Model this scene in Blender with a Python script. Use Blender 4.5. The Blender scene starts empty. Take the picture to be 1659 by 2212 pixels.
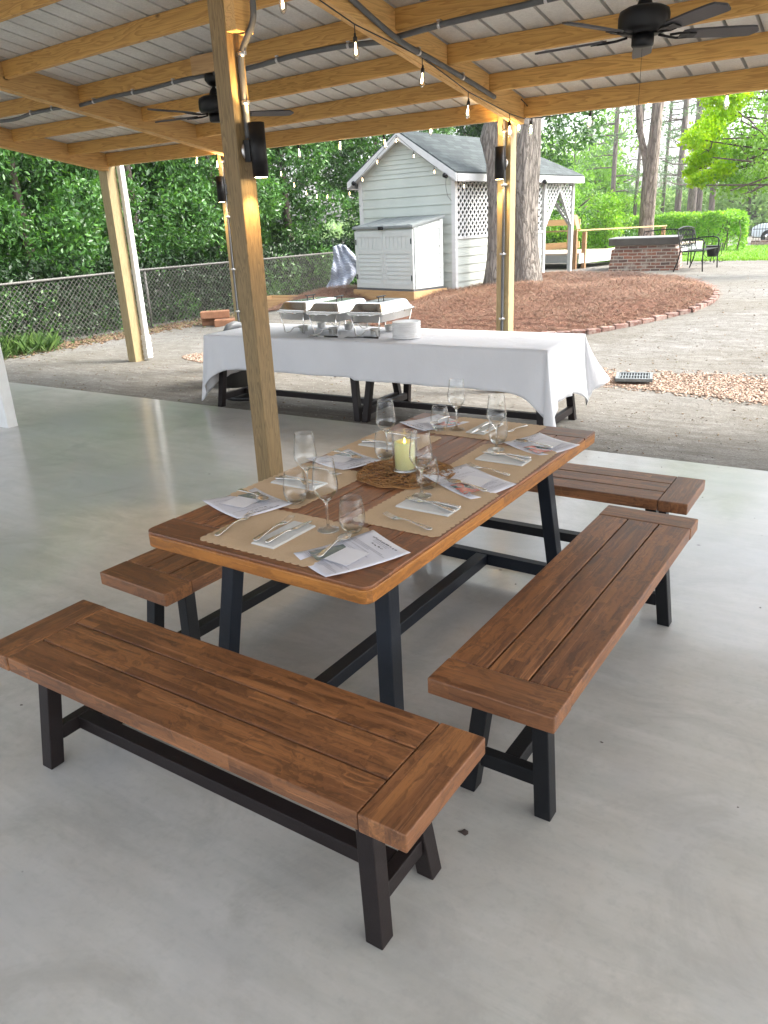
import bpy, bmesh, math, random
import numpy as np
from mathutils import Vector, Matrix
R = math.radians
scene = bpy.context.scene
COL = scene.collection
random.seed(7); rng = np.random.default_rng(7)

# ------------------------------------------------------------------ camera
CAMZ = 1.8344
EXPOSURE = 2.42
RV = Vector((0.84043748, 0.54017374, -0.04332634))
UV = Vector((-0.15681534, 0.31895462, 0.93470685))
FV = Vector((-0.51872323, 0.77876844, -0.35276894))
FPX, CX, CY = 1655.035, 829.5, 1106.0
cam_d = bpy.data.cameras.new('camera'); cam = bpy.data.objects.new('camera', cam_d); COL.objects.link(cam)
cam.matrix_world = Matrix(((RV.x, UV.x, -FV.x, 0), (RV.y, UV.y, -FV.y, 0), (RV.z, UV.z, -FV.z, CAMZ), (0, 0, 0, 1)))
cam_d.sensor_fit = 'HORIZONTAL'; cam_d.sensor_width = 36; cam_d.lens = FPX / 1659 * 36
cam_d.clip_start = 0.05; cam_d.clip_end = 1000
scene.camera = cam

def at(x, y, Y):
    """world point of the place seen at (x, y), at depth Y from the viewpoint"""
    d = FV + RV * ((x - CX) / FPX) - UV * ((y - CY) / FPX)
    t = Y / d.y
    return Vector((0, 0, CAMZ)) + d * t

def atz(x, y, z):
    d = FV + RV * ((x - CX) / FPX) - UV * ((y - CY) / FPX)
    t = (z - CAMZ) / d.z
    return Vector((0, 0, CAMZ)) + d * t

def sm(t):
    t = min(1, max(0, t)); return t * t * (3 - 2 * t)
def terr(X, Y):
    return -.16 * math.exp(-((X + 8.6) ** 2 / 1.6 + (Y - 13.1) ** 2 / .7)) - .06 + .56 * sm((X + 12) / 1.8) * (sm((Y - 8.8) / 5.4) - sm((Y - 29) / 14))

# ------------------------------------------------------------------ materials
class NT:
    def __init__(s, name):
        s.m = bpy.data.materials.new(name); s.m.use_nodes = True
        s.t = s.m.node_tree; s.t.nodes.clear()
        s.out = s.n('ShaderNodeOutputMaterial')
    def n(s, typ, **kw):
        nd = s.t.nodes.new(typ)
        for k, v in kw.items(): setattr(nd, k, v)
        return nd
    def l(s, a, b): s.t.links.new(a, b)
    def tc(s, kind='Object', scale=(1, 1, 1), rnd=0.0, rot=(0, 0, 0)):
        c = s.n('ShaderNodeTexCoord'); mp = s.n('ShaderNodeMapping')
        mp.inputs['Scale'].default_value = scale; mp.inputs['Rotation'].default_value = rot
        s.l(c.outputs[kind], mp.inputs['Vector'])
        if rnd:
            oi = s.n('ShaderNodeObjectInfo'); m = s.n('ShaderNodeMath', operation='MULTIPLY'); m.inputs[1].default_value = rnd
            s.l(oi.outputs['Random'], m.inputs[0]); cb = s.n('ShaderNodeCombineXYZ')
            for i in range(3): s.l(m.outputs[0], cb.inputs[i])
            s.l(cb.outputs[0], mp.inputs['Location'])
        return mp.outputs['Vector']
    def noise(s, vec, scale=5, detail=4, rough=.6, dist=0.0):
        n = s.n('ShaderNodeTexNoise'); n.inputs['Scale'].default_value = scale; n.inputs['Detail'].default_value = detail
        n.inputs['Roughness'].default_value = rough; n.inputs['Distortion'].default_value = dist
        s.l(vec, n.inputs['Vector']); return n.outputs['Fac']
    def ramp(s, fac, stops):
        r = s.n('ShaderNodeValToRGB'); cr = r.color_ramp
        while len(cr.elements) < len(stops): cr.elements.new(0.5)
        for e, (p, c) in zip(cr.elements, stops):
            e.position = p; e.color = (c[0], c[1], c[2], 1) if hasattr(c, '__len__') else (c, c, c, 1)
        s.l(fac, r.inputs[0]); return r.outputs[0]
    def mix(s, fac, a, b, mode='MIX'):
        m = s.n('ShaderNodeMix', data_type='RGBA', blend_type=mode)
        if hasattr(fac, 'links') or hasattr(fac, 'is_linked'): s.l(fac, m.inputs[0])
        else: m.inputs[0].default_value = fac
        for v, i in ((a, 6), (b, 7)):
            if hasattr(v, 'is_linked'): s.l(v, m.inputs[i])
            else: m.inputs[i].default_value = (v[0], v[1], v[2], 1)
        return m.outputs[2]
    def math(s, op, a, b=0.0):
        m = s.n('ShaderNodeMath', operation=op)
        for v, i in ((a, 0), (b, 1)):
            if hasattr(v, 'is_linked'): s.l(v, m.inputs[i])
            else: m.inputs[i].default_value = v
        return m.outputs[0]
    def bsdf(s, color, rough=.6, metal=0, bump=None, bstr=.3, bdist=.01, **kw):
        b = s.n('ShaderNodeBsdfPrincipled')
        for v, k in ((color, 'Base Color'), (rough, 'Roughness'), (metal, 'Metallic')):
            if hasattr(v, 'is_linked'): s.l(v, b.inputs[k])
            elif hasattr(v, '__len__'): b.inputs[k].default_value = (*v[:3], 1)
            else: b.inputs[k].default_value = v
        for k, v in kw.items():
            k = k.replace('_', ' ')
            if hasattr(v, 'is_linked'): s.l(v, b.inputs[k])
            else: b.inputs[k].default_value = v
        if bump is not None:
            bp = s.n('ShaderNodeBump'); bp.inputs['Strength'].default_value = bstr; bp.inputs['Distance'].default_value = bdist
            s.l(bump, bp.inputs['Height']); s.l(bp.outputs[0], b.inputs['Normal'])
        s.l(b.outputs[0], s.out.inputs[0]); s.b = b; return s.m

def simple(name, color, rough=.5, metal=0, nz=.12, scale=8, bump=.15, bdist=.004, **kw):
    t = NT(name); v = t.tc('Object', rnd=9.0); f = t.noise(v, scale, 5)
    c2 = tuple(x * (1 - nz) for x in color); c1 = tuple(min(1, x * (1 + nz)) for x in color)
    c = t.ramp(f, [(.3, c2), (.7, c1)])
    return t.bsdf(c, rough, metal, bump=t.noise(v, scale * 6, 3) if bump else None, bstr=bump, bdist=bdist, **kw)

def lumber(name, axis, c_lo, c_hi, knots=True, rough=.6, ring=1.0):
    """softwood with cathedral grain running along the given axis"""
    t = NT(name)
    st = [7.0 * ring, 7.0 * ring, 7.0 * ring]; st[axis] = .55 * ring
    v = t.tc('Object', scale=st, rnd=37.0)
    n = t.noise(v, 1.3, 3, .5, .35)
    rings = t.math('FRACT', t.math('MULTIPLY', n, 13.0))
    band = t.ramp(rings, [(0, c_hi), (.5, tuple(a * .35 + b * .65 for a, b in zip(c_lo, c_hi))), (.86, c_lo), (1, c_hi)])
    st2 = [60, 60, 60]; st2[axis] = 2.0
    v2 = t.tc('Object', scale=st2, rnd=11.0); fine = t.noise(v2, 1.0, 4, .7)
    col = t.mix(.36, band, t.ramp(fine, [(.3, tuple(x * .75 for x in c_hi)), (.7, tuple(min(1, x * 1.2) for x in c_hi))]), 'MIX')
    big = t.noise(t.tc('Object', scale=(1, 1, 1), rnd=5.0), 1.2, 2)
    col = t.mix(t.math('MULTIPLY', big, .45), col, tuple(x * .72 for x in c_hi))
    oi = t.n('ShaderNodeObjectInfo'); hv = t.n('ShaderNodeHueSaturation')
    t.l(t.math('ADD', t.math('MULTIPLY', oi.outputs['Random'], .3), .84), hv.inputs['Value']); t.l(col, hv.inputs['Color']); col = hv.outputs[0]
    if knots:
        sk = [2.2, 2.2, 2.2]; sk[axis] = 1.1
        vk = t.tc('Object', scale=sk, rnd=23.0); vo = t.n('ShaderNodeTexVoronoi'); vo.inputs['Scale'].default_value = 1.0; t.l(vk, vo.inputs['Vector'])
        kn = t.ramp(vo.outputs['Distance'], [(.028, (1, 1, 1)), (.05, (0, 0, 0))])
        col = t.mix(kn, col, tuple(x * .22 for x in c_lo))
    return t.bsdf(col, rough, bump=fine, bstr=.25, bdist=.003)

def acacia(name, axis, lo, hi, rough=.34, bump=.35, dark=1.0, gloss_noise=True):
    """finger-jointed hardwood: staves of differing tone, grain along axis (0 or 1)"""
    t = NT(name)
    rot = (0, 0, 0) if axis == 0 else (0, 0, R(90))
    v = t.tc('Object', rnd=3.7, rot=rot)
    br = t.n('ShaderNodeTexBrick'); br.inputs['Scale'].default_value = 1; br.inputs['Brick Width'].default_value = .46
    br.inputs['Row Height'].default_value = .047; br.inputs['Mortar Size'].default_value = .0006; br.inputs['Bias'].default_value = 0
    br.offset = .37; br.offset_frequency = 2; br.inputs['Color1'].default_value = (0, 0, 0, 1); br.inputs['Color2'].default_value = (1, 1, 1, 1)
    br.inputs['Mortar'].default_value = (.15, .15, .15, 1)
    t.l(v, br.inputs['Vector'])
    tone = t.mix(.42, br.outputs['Color'], t.noise(v, 5, 4, .6, .5))
    sc = (3, 42, 42); v2 = t.n('ShaderNodeMapping'); v2.inputs['Scale'].default_value = sc; t.l(v, v2.inputs['Vector'])
    # shift the grain per stave
    ad = t.n('ShaderNodeVectorMath', operation='ADD'); t.l(v2.outputs[0], ad.inputs[0]); ml = t.n('ShaderNodeVectorMath', operation='SCALE'); ml.inputs['Scale'].default_value = 9; t.l(tone, ml.inputs[0]); t.l(ml.outputs[0], ad.inputs[1])
    g = t.noise(ad.outputs[0], 1.0, 6, .65, .8)
    cA = t.ramp(tone, [(0, lo), (.45, tuple((a + b) / 2 for a, b in zip(lo, hi))), (1, hi)])
    col = t.mix(t.ramp(g, [(.38, (.75, .75, .75)), (.58, (0, 0, 0))]), cA, tuple(x * .42 for x in lo))
    big = t.noise(v, 2.4, 3); col = t.mix(t.ramp(big, [(.35, (.35, .35, .35)), (.65, (0, 0, 0))]), col, tuple(x * .6 for x in lo))
    wv = t.n('ShaderNodeMapping'); wv.inputs['Scale'].default_value = (2.2, 75, 75); t.l(v, wv.inputs['Vector']); wn = t.noise(wv.outputs[0], 1.0, 5, .7, .4)
    col = t.mix(t.ramp(wn, [(.56, (0, 0, 0)), (.72, (.42, .42, .42))]), col, tuple(min(1, x * 1.5 + .05) for x in hi))
    rg = t.math('ADD', t.math('MULTIPLY', g, .25), rough)
    return t.bsdf(col, rg, bump=g, bstr=bump, bdist=.004)

M = {}
M['bench_long'] = acacia('bench_wood_long', 0, (.135, .052, .022), (.40, .168, .058))
M['bench_cross'] = acacia('bench_wood_cross', 1, (.155, .061, .026), (.37, .158, .055))
M['table_long'] = acacia('table_wood_long', 0, (.19, .074, .036), (.42, .168, .066), rough=.27)
M['table_cross'] = acacia('table_wood_cross', 1, (.18, .068, .03), (.30, .12, .048), rough=.27)
M['table_edge'] = acacia('table_edge_wood', 0, (.34, .125, .022), (.48, .20, .038), rough=.38, bump=.15)
M['table_edge_cross'] = acacia('table_edge_wood_cross', 1, (.34, .125, .022), (.48, .20, .038), rough=.38, bump=.15)
M['leg'] = simple('painted_leg', (.006, .0065, .008), .5, Specular_IOR_Level=.25, bump=.3, bdist=.002, scale=20)
M['leg_blue'] = simple('painted_table_leg', (.006, .009, .015), .45, Specular_IOR_Level=.3, bump=.3, bdist=.002, scale=20)
M['leg_brown'] = simple('painted_dark_brown_leg', (.013, .009, .009), .5, Specular_IOR_Level=.25, bump=.3, bdist=.002, scale=20)
M['pineX'] = lumber('pine_beam_x', 0, (.34, .14, .026), (.72, .42, .125))
M['pineY'] = lumber('pine_beam_y', 1, (.40, .19, .05), (.75, .47, .18))
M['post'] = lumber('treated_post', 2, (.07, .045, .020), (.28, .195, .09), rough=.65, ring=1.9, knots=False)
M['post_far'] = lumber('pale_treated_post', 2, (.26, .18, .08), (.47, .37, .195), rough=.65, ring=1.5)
M['newwood'] = lumber('new_wood', 0, (.42, .24, .10), (.58, .37, .18), ring=.7)
M['decktop'] = lumber('deck_boards', 0, (.52, .40, .30), (.66, .55, .45), ring=.7)
M['white'] = simple('white_paint', (.72, .73, .72), .5, nz=.05)
M['black'] = simple('black_metal', (.005, .005, .006), .45, Specular_IOR_Level=.3, nz=.2)
M['blackplastic'] = simple('black_plastic', (.012, .011, .011), .45, nz=.2)
M['blade'] = simple('fan_blade_grey', (.045, .043, .048), .5, nz=.1)
M['grey'] = simple('grey_conduit', (.10, .105, .11), .55, nz=.15)
M['galv'] = simple('zinc_strap', (.62, .62, .63), .3, metal=1, nz=.1)
M['steel'] = simple('polished_steel', (.72, .71, .69), .17, metal=1, nz=.06, bump=0)
M['brushed'] = simple('brushed_steel', (.74, .73, .70), .36, metal=.8, nz=.06, bump=.05)
M['china'] = simple('white_china', (.80, .80, .80), .2, nz=.02, bump=0)

t = NT('concrete'); v = t.tc('Object')
n1 = t.noise(v, .55, 5, .6, .5); n2 = t.noise(t.tc('Object', scale=(1.2, 5, 1), rot=(0, 0, R(12))), 1.6, 6, .65); n3 = t.noise(v, 28, 5, .7); n4 = t.noise(v, 3.1, 4, .6)
c = t.ramp(n1, [(.3, (.42, .415, .385)), (.5, (.49, .485, .455)), (.7, (.55, .54, .505))])
c = t.mix(t.ramp(n2, [(.35, (.45, .45, .45)), (.62, (0, 0, 0))]), c, (.32, .325, .295))
c = t.mix(t.ramp(n4, [(.35, (.35, .35, .35)), (.6, (0, 0, 0))]), c, (.40, .37, .32))
c = t.mix(t.ramp(n3, [(.25, (.3, .3, .3)), (.5, (0, 0, 0))]), c, (.25, .25, .24))
st1 = t.noise(t.tc('Object', scale=(.7, 8, 1), rot=(0, 0, R(-24))), 1.5, 7, .72, .6); st2 = t.noise(t.tc('Object', scale=(.9, 11, 1), rot=(0, 0, R(18))), 1.2, 7, .75, .5)
c = t.mix(t.ramp(st1, [(.52, (0, 0, 0)), (.74, (.28, .28, .28))]), c, (.60, .59, .56)); c = t.mix(t.ramp(st2, [(.3, (.3, .3, .3)), (.46, (0, 0, 0))]), c, (.33, .335, .32))
n5 = t.noise(v, .9, 3, .5, .3); c = t.mix(t.ramp(n5, [(.5, (0, 0, 0)), (.68, (.6, .6, .6))]), c, (.42, .43, .44)); c = t.mix(t.ramp(t.noise(v, 1.7, 6, .72, .8), [(.32, (.7, .7, .7)), (.5, (0, 0, 0))]), c, (.33, .325, .30))
vo = t.n('ShaderNodeTexVoronoi'); vo.inputs['Scale'].default_value = 2.1; t.l(v, vo.inputs['Vector'])
c = t.mix(t.ramp(vo.outputs['Distance'], [(.012, (.8, .8, .8)), (.03, (0, 0, 0))]), c, (.07, .062, .055))
rg = t.ramp(n1, [(.3, (.24,) * 3), (.7, (.36,) * 3)])
rg = t.math('ADD', rg, t.math('MULTIPLY', n3, .12))
M['concrete'] = t.bsdf(c, t.math('ADD', rg, t.math('MULTIPLY', st1, .08)), bump=t.math('ADD', t.noise(v, 60, 4, .6), t.math('MULTIPLY', st1, .8)), bstr=.06, bdist=.002, Specular_IOR_Level=.5, Coat_Weight=.42, Coat_IOR=1.85, Coat_Roughness=t.ramp(n5, [(.3, (.07,) * 3), (.7, (.17,) * 3)]))

t = NT('gravel_ground'); v = t.tc('Object')
n1 = t.noise(v, .35, 6, .6, .6); n2 = t.noise(t.tc('Object', scale=(.8, 3.6, 1), rot=(0, 0, R(-14))), 2.6, 8, .76, .5); n3 = t.noise(v, 46, 4, .8); n4 = t.noise(v, 9, 6, .75)
c = t.ramp(n1, [(.3, (.165, .150, .120)), (.5, (.20, .190, .168)), (.7, (.23, .225, .21))])
c = t.mix(t.ramp(n2, [(.32, (.75, .75, .75)), (.55, (0, 0, 0))]), c, (.085, .074, .056))
c = t.mix(t.ramp(n2, [(.56, (0, 0, 0)), (.70, (.8, .8, .8))]), c, (.31, .305, .29))
c = t.mix(t.ramp(n4, [(.36, (.6, .6, .6)), (.5, (0, 0, 0))]), c, (.10, .088, .068))
c = t.mix(t.ramp(n3, [(.35, (.55, .55, .55)), (.55, (0, 0, 0))]), c, (.075, .07, .06))
M['ground'] = t.bsdf(c, .92, bump=t.math('ADD', t.math('MULTIPLY', n4, .7), t.math('MULTIPLY', n3, .5)), bstr=.7, bdist=.03)
M['lawn'] = simple('lawn_grass_base', (.12, .26, .03), .8, nz=.35, scale=3, bump=.5, bdist=.03)
M['straw_base'] = simple('pine_straw_base', (.20, .095, .06), .9, nz=.4, scale=9, bump=.9, bdist=.05)

def rand_leaf(name, cols, rough=.45, trans=.25, ts=(.5, .8, .15), spec=.5):
    t = NT(name); g = t.n('ShaderNodeNewGeometry')
    c = t.ramp(g.outputs['Random Per Island'], [(i / max(1, len(cols) - 1), q) for i, q in enumerate(cols)])
    m = t.bsdf(c, rough, Specular_IOR_Level=spec)
    if trans:
        tr = t.n('ShaderNodeBsdfTranslucent'); t.l(t.mix(1.0, c, ts, 'MULTIPLY'), tr.inputs['Color'])
        # translucent tint brightened: thin leaf lets light through
        mx = t.n('ShaderNodeMixShader'); mx.inputs[0].default_value = trans
        t.l(t.b.outputs[0], mx.inputs[1]); t.l(tr.outputs[0], mx.inputs[2]); t.l(mx.outputs[0], t.out.inputs[0])
    return m
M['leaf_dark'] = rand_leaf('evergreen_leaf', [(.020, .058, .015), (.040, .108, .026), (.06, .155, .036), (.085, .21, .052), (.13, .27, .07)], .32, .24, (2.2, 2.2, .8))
M['leaf_mag'] = rand_leaf('magnolia_leaf', [(.03, .075, .02), (.045, .11, .03), (.10, .20, .045), (.05, .10, .05)], .35, .2, (2, 2.4, .8))
M['leaf_lime'] = rand_leaf('lime_leaf', [(.22, .42, .015), (.32, .52, .02), (.42, .62, .03)], .5, .45, (1.6, 1.5, .5))
M['leaf_mid'] = rand_leaf('green_leaf', [(.10, .22, .03), (.16, .32, .045), (.22, .40, .06), (.08, .18, .03)], .45, .35, (1.7, 1.8, .7))
M['leaf_hedge'] = rand_leaf('hedge_leaf', [(.10, .24, .03), (.19, .38, .05), (.30, .50, .07), (.12, .22, .03)], .4, .35, (1.7, 1.8, .7))
M['needle'] = rand_leaf('pine_needles', [(.085, .15, .08), (.12, .20, .10), (.15, .23, .12)], .6, .3, (1.5, 1.6, .9))
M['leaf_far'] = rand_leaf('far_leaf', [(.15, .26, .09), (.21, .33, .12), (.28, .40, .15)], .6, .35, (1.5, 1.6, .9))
M['straw'] = rand_leaf('pine_straw_needle', [(.19, .088, .05), (.25, .12, .07), (.31, .18, .11), (.12, .055, .034), (.27, .20, .12)], .7, 0)
M['chips'] = rand_leaf('wood_chip', [(.27, .18, .13), (.36, .25, .18), (.42, .33, .26), (.20, .125, .09)], .8, 0)
M['grassblade'] = rand_leaf('grass_blade', [(.10, .22, .02), (.17, .34, .03), (.26, .42, .05)], .6, .3, (1.5, 1.6, .6))
M['litter'] = rand_leaf('dry_litter', [(.08, .05, .03), (.16, .09, .05), (.22, .15, .09), (.10, .12, .04)], .8, 0)
M['pebble'] = rand_leaf('pebble', [(.17, .16, .14), (.28, .27, .25), (.38, .37, .34), (.11, .10, .085)], .8, 0)

def bark(name, lo, hi, s=1.0):
    t = NT(name); v = t.tc('Object', scale=(9 * s, 9 * s, 1.6 * s)); n = t.noise(v, 1.5, 6, .65, .6)
    vo = t.n('ShaderNodeTexVoronoi', feature='DISTANCE_TO_EDGE'); vo.inputs['Scale'].default_value = 1.7
    d = t.noise(v, 2, 3); ad = t.n('ShaderNodeVectorMath', operation='ADD'); t.l(v, ad.inputs[0]); cb = t.n('ShaderNodeCombineXYZ')
    for i in range(3): t.l(d, cb.inputs[i])
    t.l(cb.outputs[0], ad.inputs[1]); t.l(ad.outputs[0], vo.inputs['Vector'])
    h = t.math('ADD', t.math('MINIMUM', t.math('MULTIPLY', vo.outputs['Distance'], 2.5), .6), t.math('MULTIPLY', n, .6))
    c = t.ramp(h, [(.15, lo), (.75, hi)])
    big = t.noise(t.tc('Object'), 2, 3); c = t.mix(t.math('MULTIPLY', big, .4), c, (.15, .115, .085))
    return t.bsdf(c, .9, bump=h, bstr=.9, bdist=.05)
M['oak_bark'] = bark('oak_bark', (.055, .047, .04), (.27, .245, .215))
M['cedar_bark'] = bark('cedar_bark', (.07, .048, .042), (.30, .245, .215), .8)
M['pine_bark'] = bark('pine_bark', (.09, .07, .065), (.22, .185, .165), .5)
M['twig'] = simple('twig_bark', (.10, .075, .065), .8)

# ------------------------------------------------------------------ mesh helpers
class MB:
    def __init__(s): s.v = []; s.f = []; s.sm = []
    def add(s, vs, fs, smooth=False):
        o = len(s.v); s.v += [tuple(x) for x in vs]; s.f += [tuple(i + o for i in f) for f in fs]; s.sm += [smooth] * len(fs); return s
    def box(s, c, d, rot=None):
        hx, hy, hz = d[0] / 2, d[1] / 2, d[2] / 2
        vs = [Vector((x, y, z)) for z in (-hz, hz) for y in (-hy, hy) for x in (-hx, hx)]
        if rot is not None: vs = [rot @ v for v in vs]
        c = Vector(c); vs = [v + c for v in vs]
        return s.add(vs, [(0, 2, 3, 1), (4, 5, 7, 6), (0, 1, 5, 4), (2, 6, 7, 3), (0, 4, 6, 2), (1, 3, 7, 5)])
    def b2(s, a, b):  # min / max corners
        return s.box([(a[i] + b[i]) / 2 for i in range(3)], [b[i] - a[i] for i in range(3)])
    def hexa(s, q):   # 8 corners: bottom 4 ccw, top 4 ccw
        return s.add(q, [(3, 2, 1, 0), (4, 5, 6, 7), (0, 1, 5, 4), (1, 2, 6, 5), (2, 3, 7, 6), (3, 0, 4, 7)])
    def bar(s, a, b, w, h, up=(0, 0, 1)):
        a = Vector(a); b = Vector(b); d = (b - a).normalized(); up = Vector(up)
        x = d.cross(up)
        if x.length < 1e-4: x = d.cross(Vector((1, 0, 0)))
        x.normalize(); y = x.cross(d).normalized()
        q = [p + x * (i * w / 2) + y * (j * h / 2) for p in (a, b) for i, j in ((-1, -1), (1, -1), (1, 1), (-1, 1))]
        return s.add(q, [(0, 1, 2, 3), (7, 6, 5, 4), (0, 4, 5, 1), (1, 5, 6, 2), (2, 6, 7, 3), (3, 7, 4, 0)])
    def tube(s, pts, r, n=8, cap=True, smooth=True, jit=0.0):
        pts = [Vector(p) for p in pts]; m = len(pts)
        rs = r if hasattr(r, '__len__') else [r] * m
        ref = None; rings = []
        for i, p in enumerate(pts):
            d = (pts[min(i + 1, m - 1)] - pts[max(i - 1, 0)])
            d = d.normalized() if d.length > 1e-9 else Vector((0, 0, 1))
            if ref is None: ref = d.cross(Vector((0, 0, 1)) if abs(d.z) < .9 else Vector((1, 0, 0))).normalized()
            ref = (ref - d * ref.dot(d)); ref = ref.normalized() if ref.length > 1e-6 else d.orthogonal().normalized()
            y = d.cross(ref)
            rings.append([p + (ref * math.cos(2 * math.pi * k / n) + y * math.sin(2 * math.pi * k / n)) * rs[i] * (1 + (random.uniform(-jit, jit) if jit else 0)) for k in range(n)])
        vs = [v for rg in rings for v in rg]
        fs = [(i * n + k, i * n + (k + 1) % n, (i + 1) * n + (k + 1) % n, (i + 1) * n + k) for i in range(m - 1) for k in range(n)]
        s.add(vs, fs, smooth)
        if cap: o = len(s.v) - len(vs); s.f += [tuple(o + k for k in reversed(range(n))), tuple(o + (m - 1) * n + k for k in range(n))]; s.sm += [False, False]
        return s
    def lathe(s, prof, c=(0, 0, 0), n=24, smooth=True, M_=None):
        vs = []; 
        for r, z in prof:
            for k in range(n):
                p = Vector((r * math.cos(2 * math.pi * k / n), r * math.sin(2 * math.pi * k / n), z))
                if M_ is not None: p = M_ @ p
                vs.append(p + Vector(c))
        fs = [(i * n + k, i * n + (k + 1) % n, (i + 1) * n + (k + 1) % n, (i + 1) * n + k) for i in range(len(prof) - 1) for k in range(n)]
        return s.add(vs, fs, smooth)
    def prism(s, poly, z0, z1, top=True, bot=True):
        n = len(poly); vs = [(x, y, z0) for x, y in poly] + [(x, y, z1) for x, y in poly]
        fs = [(i, (i + 1) % n, n + (i + 1) % n, n + i) for i in range(n)]
        if top: fs.append(tuple(range(n, 2 * n)))
        if bot: fs.append(tuple(reversed(range(n))))
        return s.add(vs, fs)
    def mesh(s, name):
        m = bpy.data.meshes.new(name); m.from_pydata(s.v, [], s.f); m.polygons.foreach_set('use_smooth', s.sm); m.update(); return m
    def build(s, name, mat, parent=None, loc=None, bevel=0, rotz=0, segs=2):
        if loc is not None and parent is None:
            L = Vector(loc); Rm = Matrix.Rotation(-rotz, 3, 'Z'); s.v = [tuple(Rm @ (Vector(v) - L)) for v in s.v] if not getattr(s, 'local', False) else s.v
        o = bpy.data.objects.new(name, s.mesh(name)); COL.objects.link(o); o.data.materials.append(mat)
        if loc is not None: o.location = loc; o.rotation_euler.z = rotz
        if parent is not None: o.parent = parent
        if bevel:
            b = o.modifiers.new('bevel', 'BEVEL'); b.width = bevel; b.segments = segs; b.limit_method = 'ANGLE'; b.angle_limit = R(35)
        return o

def np_mesh(name, V, F, mat, smooth=False, parent=None, loc=None):
    V = np.asarray(V, np.float32); F = np.asarray(F, np.int32); k = F.shape[1]
    m = bpy.data.meshes.new(name); m.vertices.add(len(V)); m.vertices.foreach_set('co', V.ravel())
    m.loops.add(F.size); m.loops.foreach_set('vertex_index', F.ravel()); m.polygons.add(len(F))
    m.polygons.foreach_set('loop_start', np.arange(0, F.size, k, dtype=np.int32)); m.update(calc_edges=True); m.validate()
    m.materials.append(mat)
    o = bpy.data.objects.new(name, m); COL.objects.link(o)
    if parent is not None: o.parent = parent
    if loc is not None: o.location = loc
    return o

def empty(name, loc=(0, 0, 0), rz=0, label=None, cat=None, group=None):
    o = bpy.data.objects.new(name, None); COL.objects.link(o); o.location = loc; o.rotation_euler = (0, 0, rz); o.empty_display_size = .05
    return tag(o, label, cat, group)
def tag(o, label=None, cat=None, group=None, kind=None):
    if label: o['label'] = label
    if cat: o['category'] = cat
    if group: o['group'] = group
    if kind: o['kind'] = kind
    return o
kids = {}
def dup(root, loc, rz=None, label=None, group=None, scale=None):
    def cp(o, par):
        c = o.copy(); COL.objects.link(c)
        if par is not None: c.parent = par
        for ch in list(o.children): cp(ch, c)
        return c
    r = cp(root, None); r.location = loc
    if rz is not None: r.rotation_euler = (0, 0, rz) if not hasattr(rz, '__len__') else rz
    if label: r['label'] = label
    if group: r['group'] = group
    if scale is not None: r.scale = (scale,) * 3 if not hasattr(scale, '__len__') else scale
    return r

# leaf clouds -------------------------------------------------------------
def leaf_cloud(centers, size, aspect=.42, droop=.3, fold=True, out=None, seed=0):
    """pointed leaves (two-quad folded lozenges) at the given points; returns V, F"""
    g = np.random.default_rng(seed); n = len(centers); C = np.asarray(centers, float)
    d = g.normal(size=(n, 3)); 
    if out is not None: d = d * .7 + out * 1.0
    d[:, 2] -= droop; d /= np.linalg.norm(d, axis=1)[:, None]
    u = g.normal(size=(n, 3)); u -= (u * d).sum(1)[:, None] * d; u /= np.linalg.norm(u, axis=1)[:, None]
    nn = np.cross(d, u)
    L = size * g.uniform(.6, 1.3, n)[:, None]; W = L * aspect
    a = C; b = C + d * L * .5 + u * W * .5 + nn * W * .18; c = C + d * L; e = C + d * L * .5 - u * W * .5 + nn * W * .18
    V = np.stack([a, b, c, e], 1).reshape(-1, 3)
    F = np.arange(n * 4).reshape(n, 4)
    F = np.concatenate([F[:, [0, 1, 2]], F[:, [0, 2, 3]]], 0)
    return V, F
def blob_points(blobs, n, seed=0, shell=.55):
    """points scattered in lumpy ellipsoids, denser toward the outside; with outward vectors"""
    g = np.random.default_rng(seed); B = np.array(blobs, float)  # cx,cy,cz,rx,ry,rz
    w = (B[:, 3] * B[:, 4] + B[:, 4] * B[:, 5] + B[:, 3] * B[:, 5]); w /= w.sum()
    k = g.choice(len(B), n, p=w); d = g.normal(size=(n, 3)); d /= np.linalg.norm(d, axis=1)[:, None]
    r = (shell + (1 - shell) * g.random(n)) ** .6
    r *= 1 + .12 * np.sin(d[:, 0] * 7 + k) * np.sin(d[:, 2] * 6 + 2 * k)
    P = B[k, :3] + d * r[:, None] * B[k, 3:6]
    return P, d
# ================================================================== GROUND
def grid_mesh(name, xs, ys, zf, mat, kind='structure'):
    V = [(x, y, zf(x, y)) for y in ys for x in xs]; nx = len(xs)
    F = [(j * nx + i, j * nx + i + 1, (j + 1) * nx + i + 1, (j + 1) * nx + i) for j in range(len(ys) - 1) for i in range(nx - 1)]
    o = np_mesh(name, V, F, mat); o.data.polygons.foreach_set('use_smooth', [True] * len(o.data.polygons)); tag(o, kind=kind); return o
def steps(*segs):
    out = []
    for a, b, n in segs: out += list(np.linspace(a, b, n, endpoint=False))
    return out + [segs[-1][1]]
grid_mesh('ground', steps((-300, -40, 12), (-40, -14, 20), (-14, -8, 30), (-8, 10, 36), (10, 300, 14)),
          steps((-60, 5, 8), (5, 16, 60), (16, 28, 30), (28, 46, 40), (46, 500, 20)), lambda x, y: terr(x, y), M['ground'])
sl = MB(); sl.b2((-10.9, -7, -.25), (9, 6.03, 0)); o = sl.build('patio_slab', M['concrete'], loc=(0, 0, 0), bevel=.006); tag(o, kind='structure')

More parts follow.
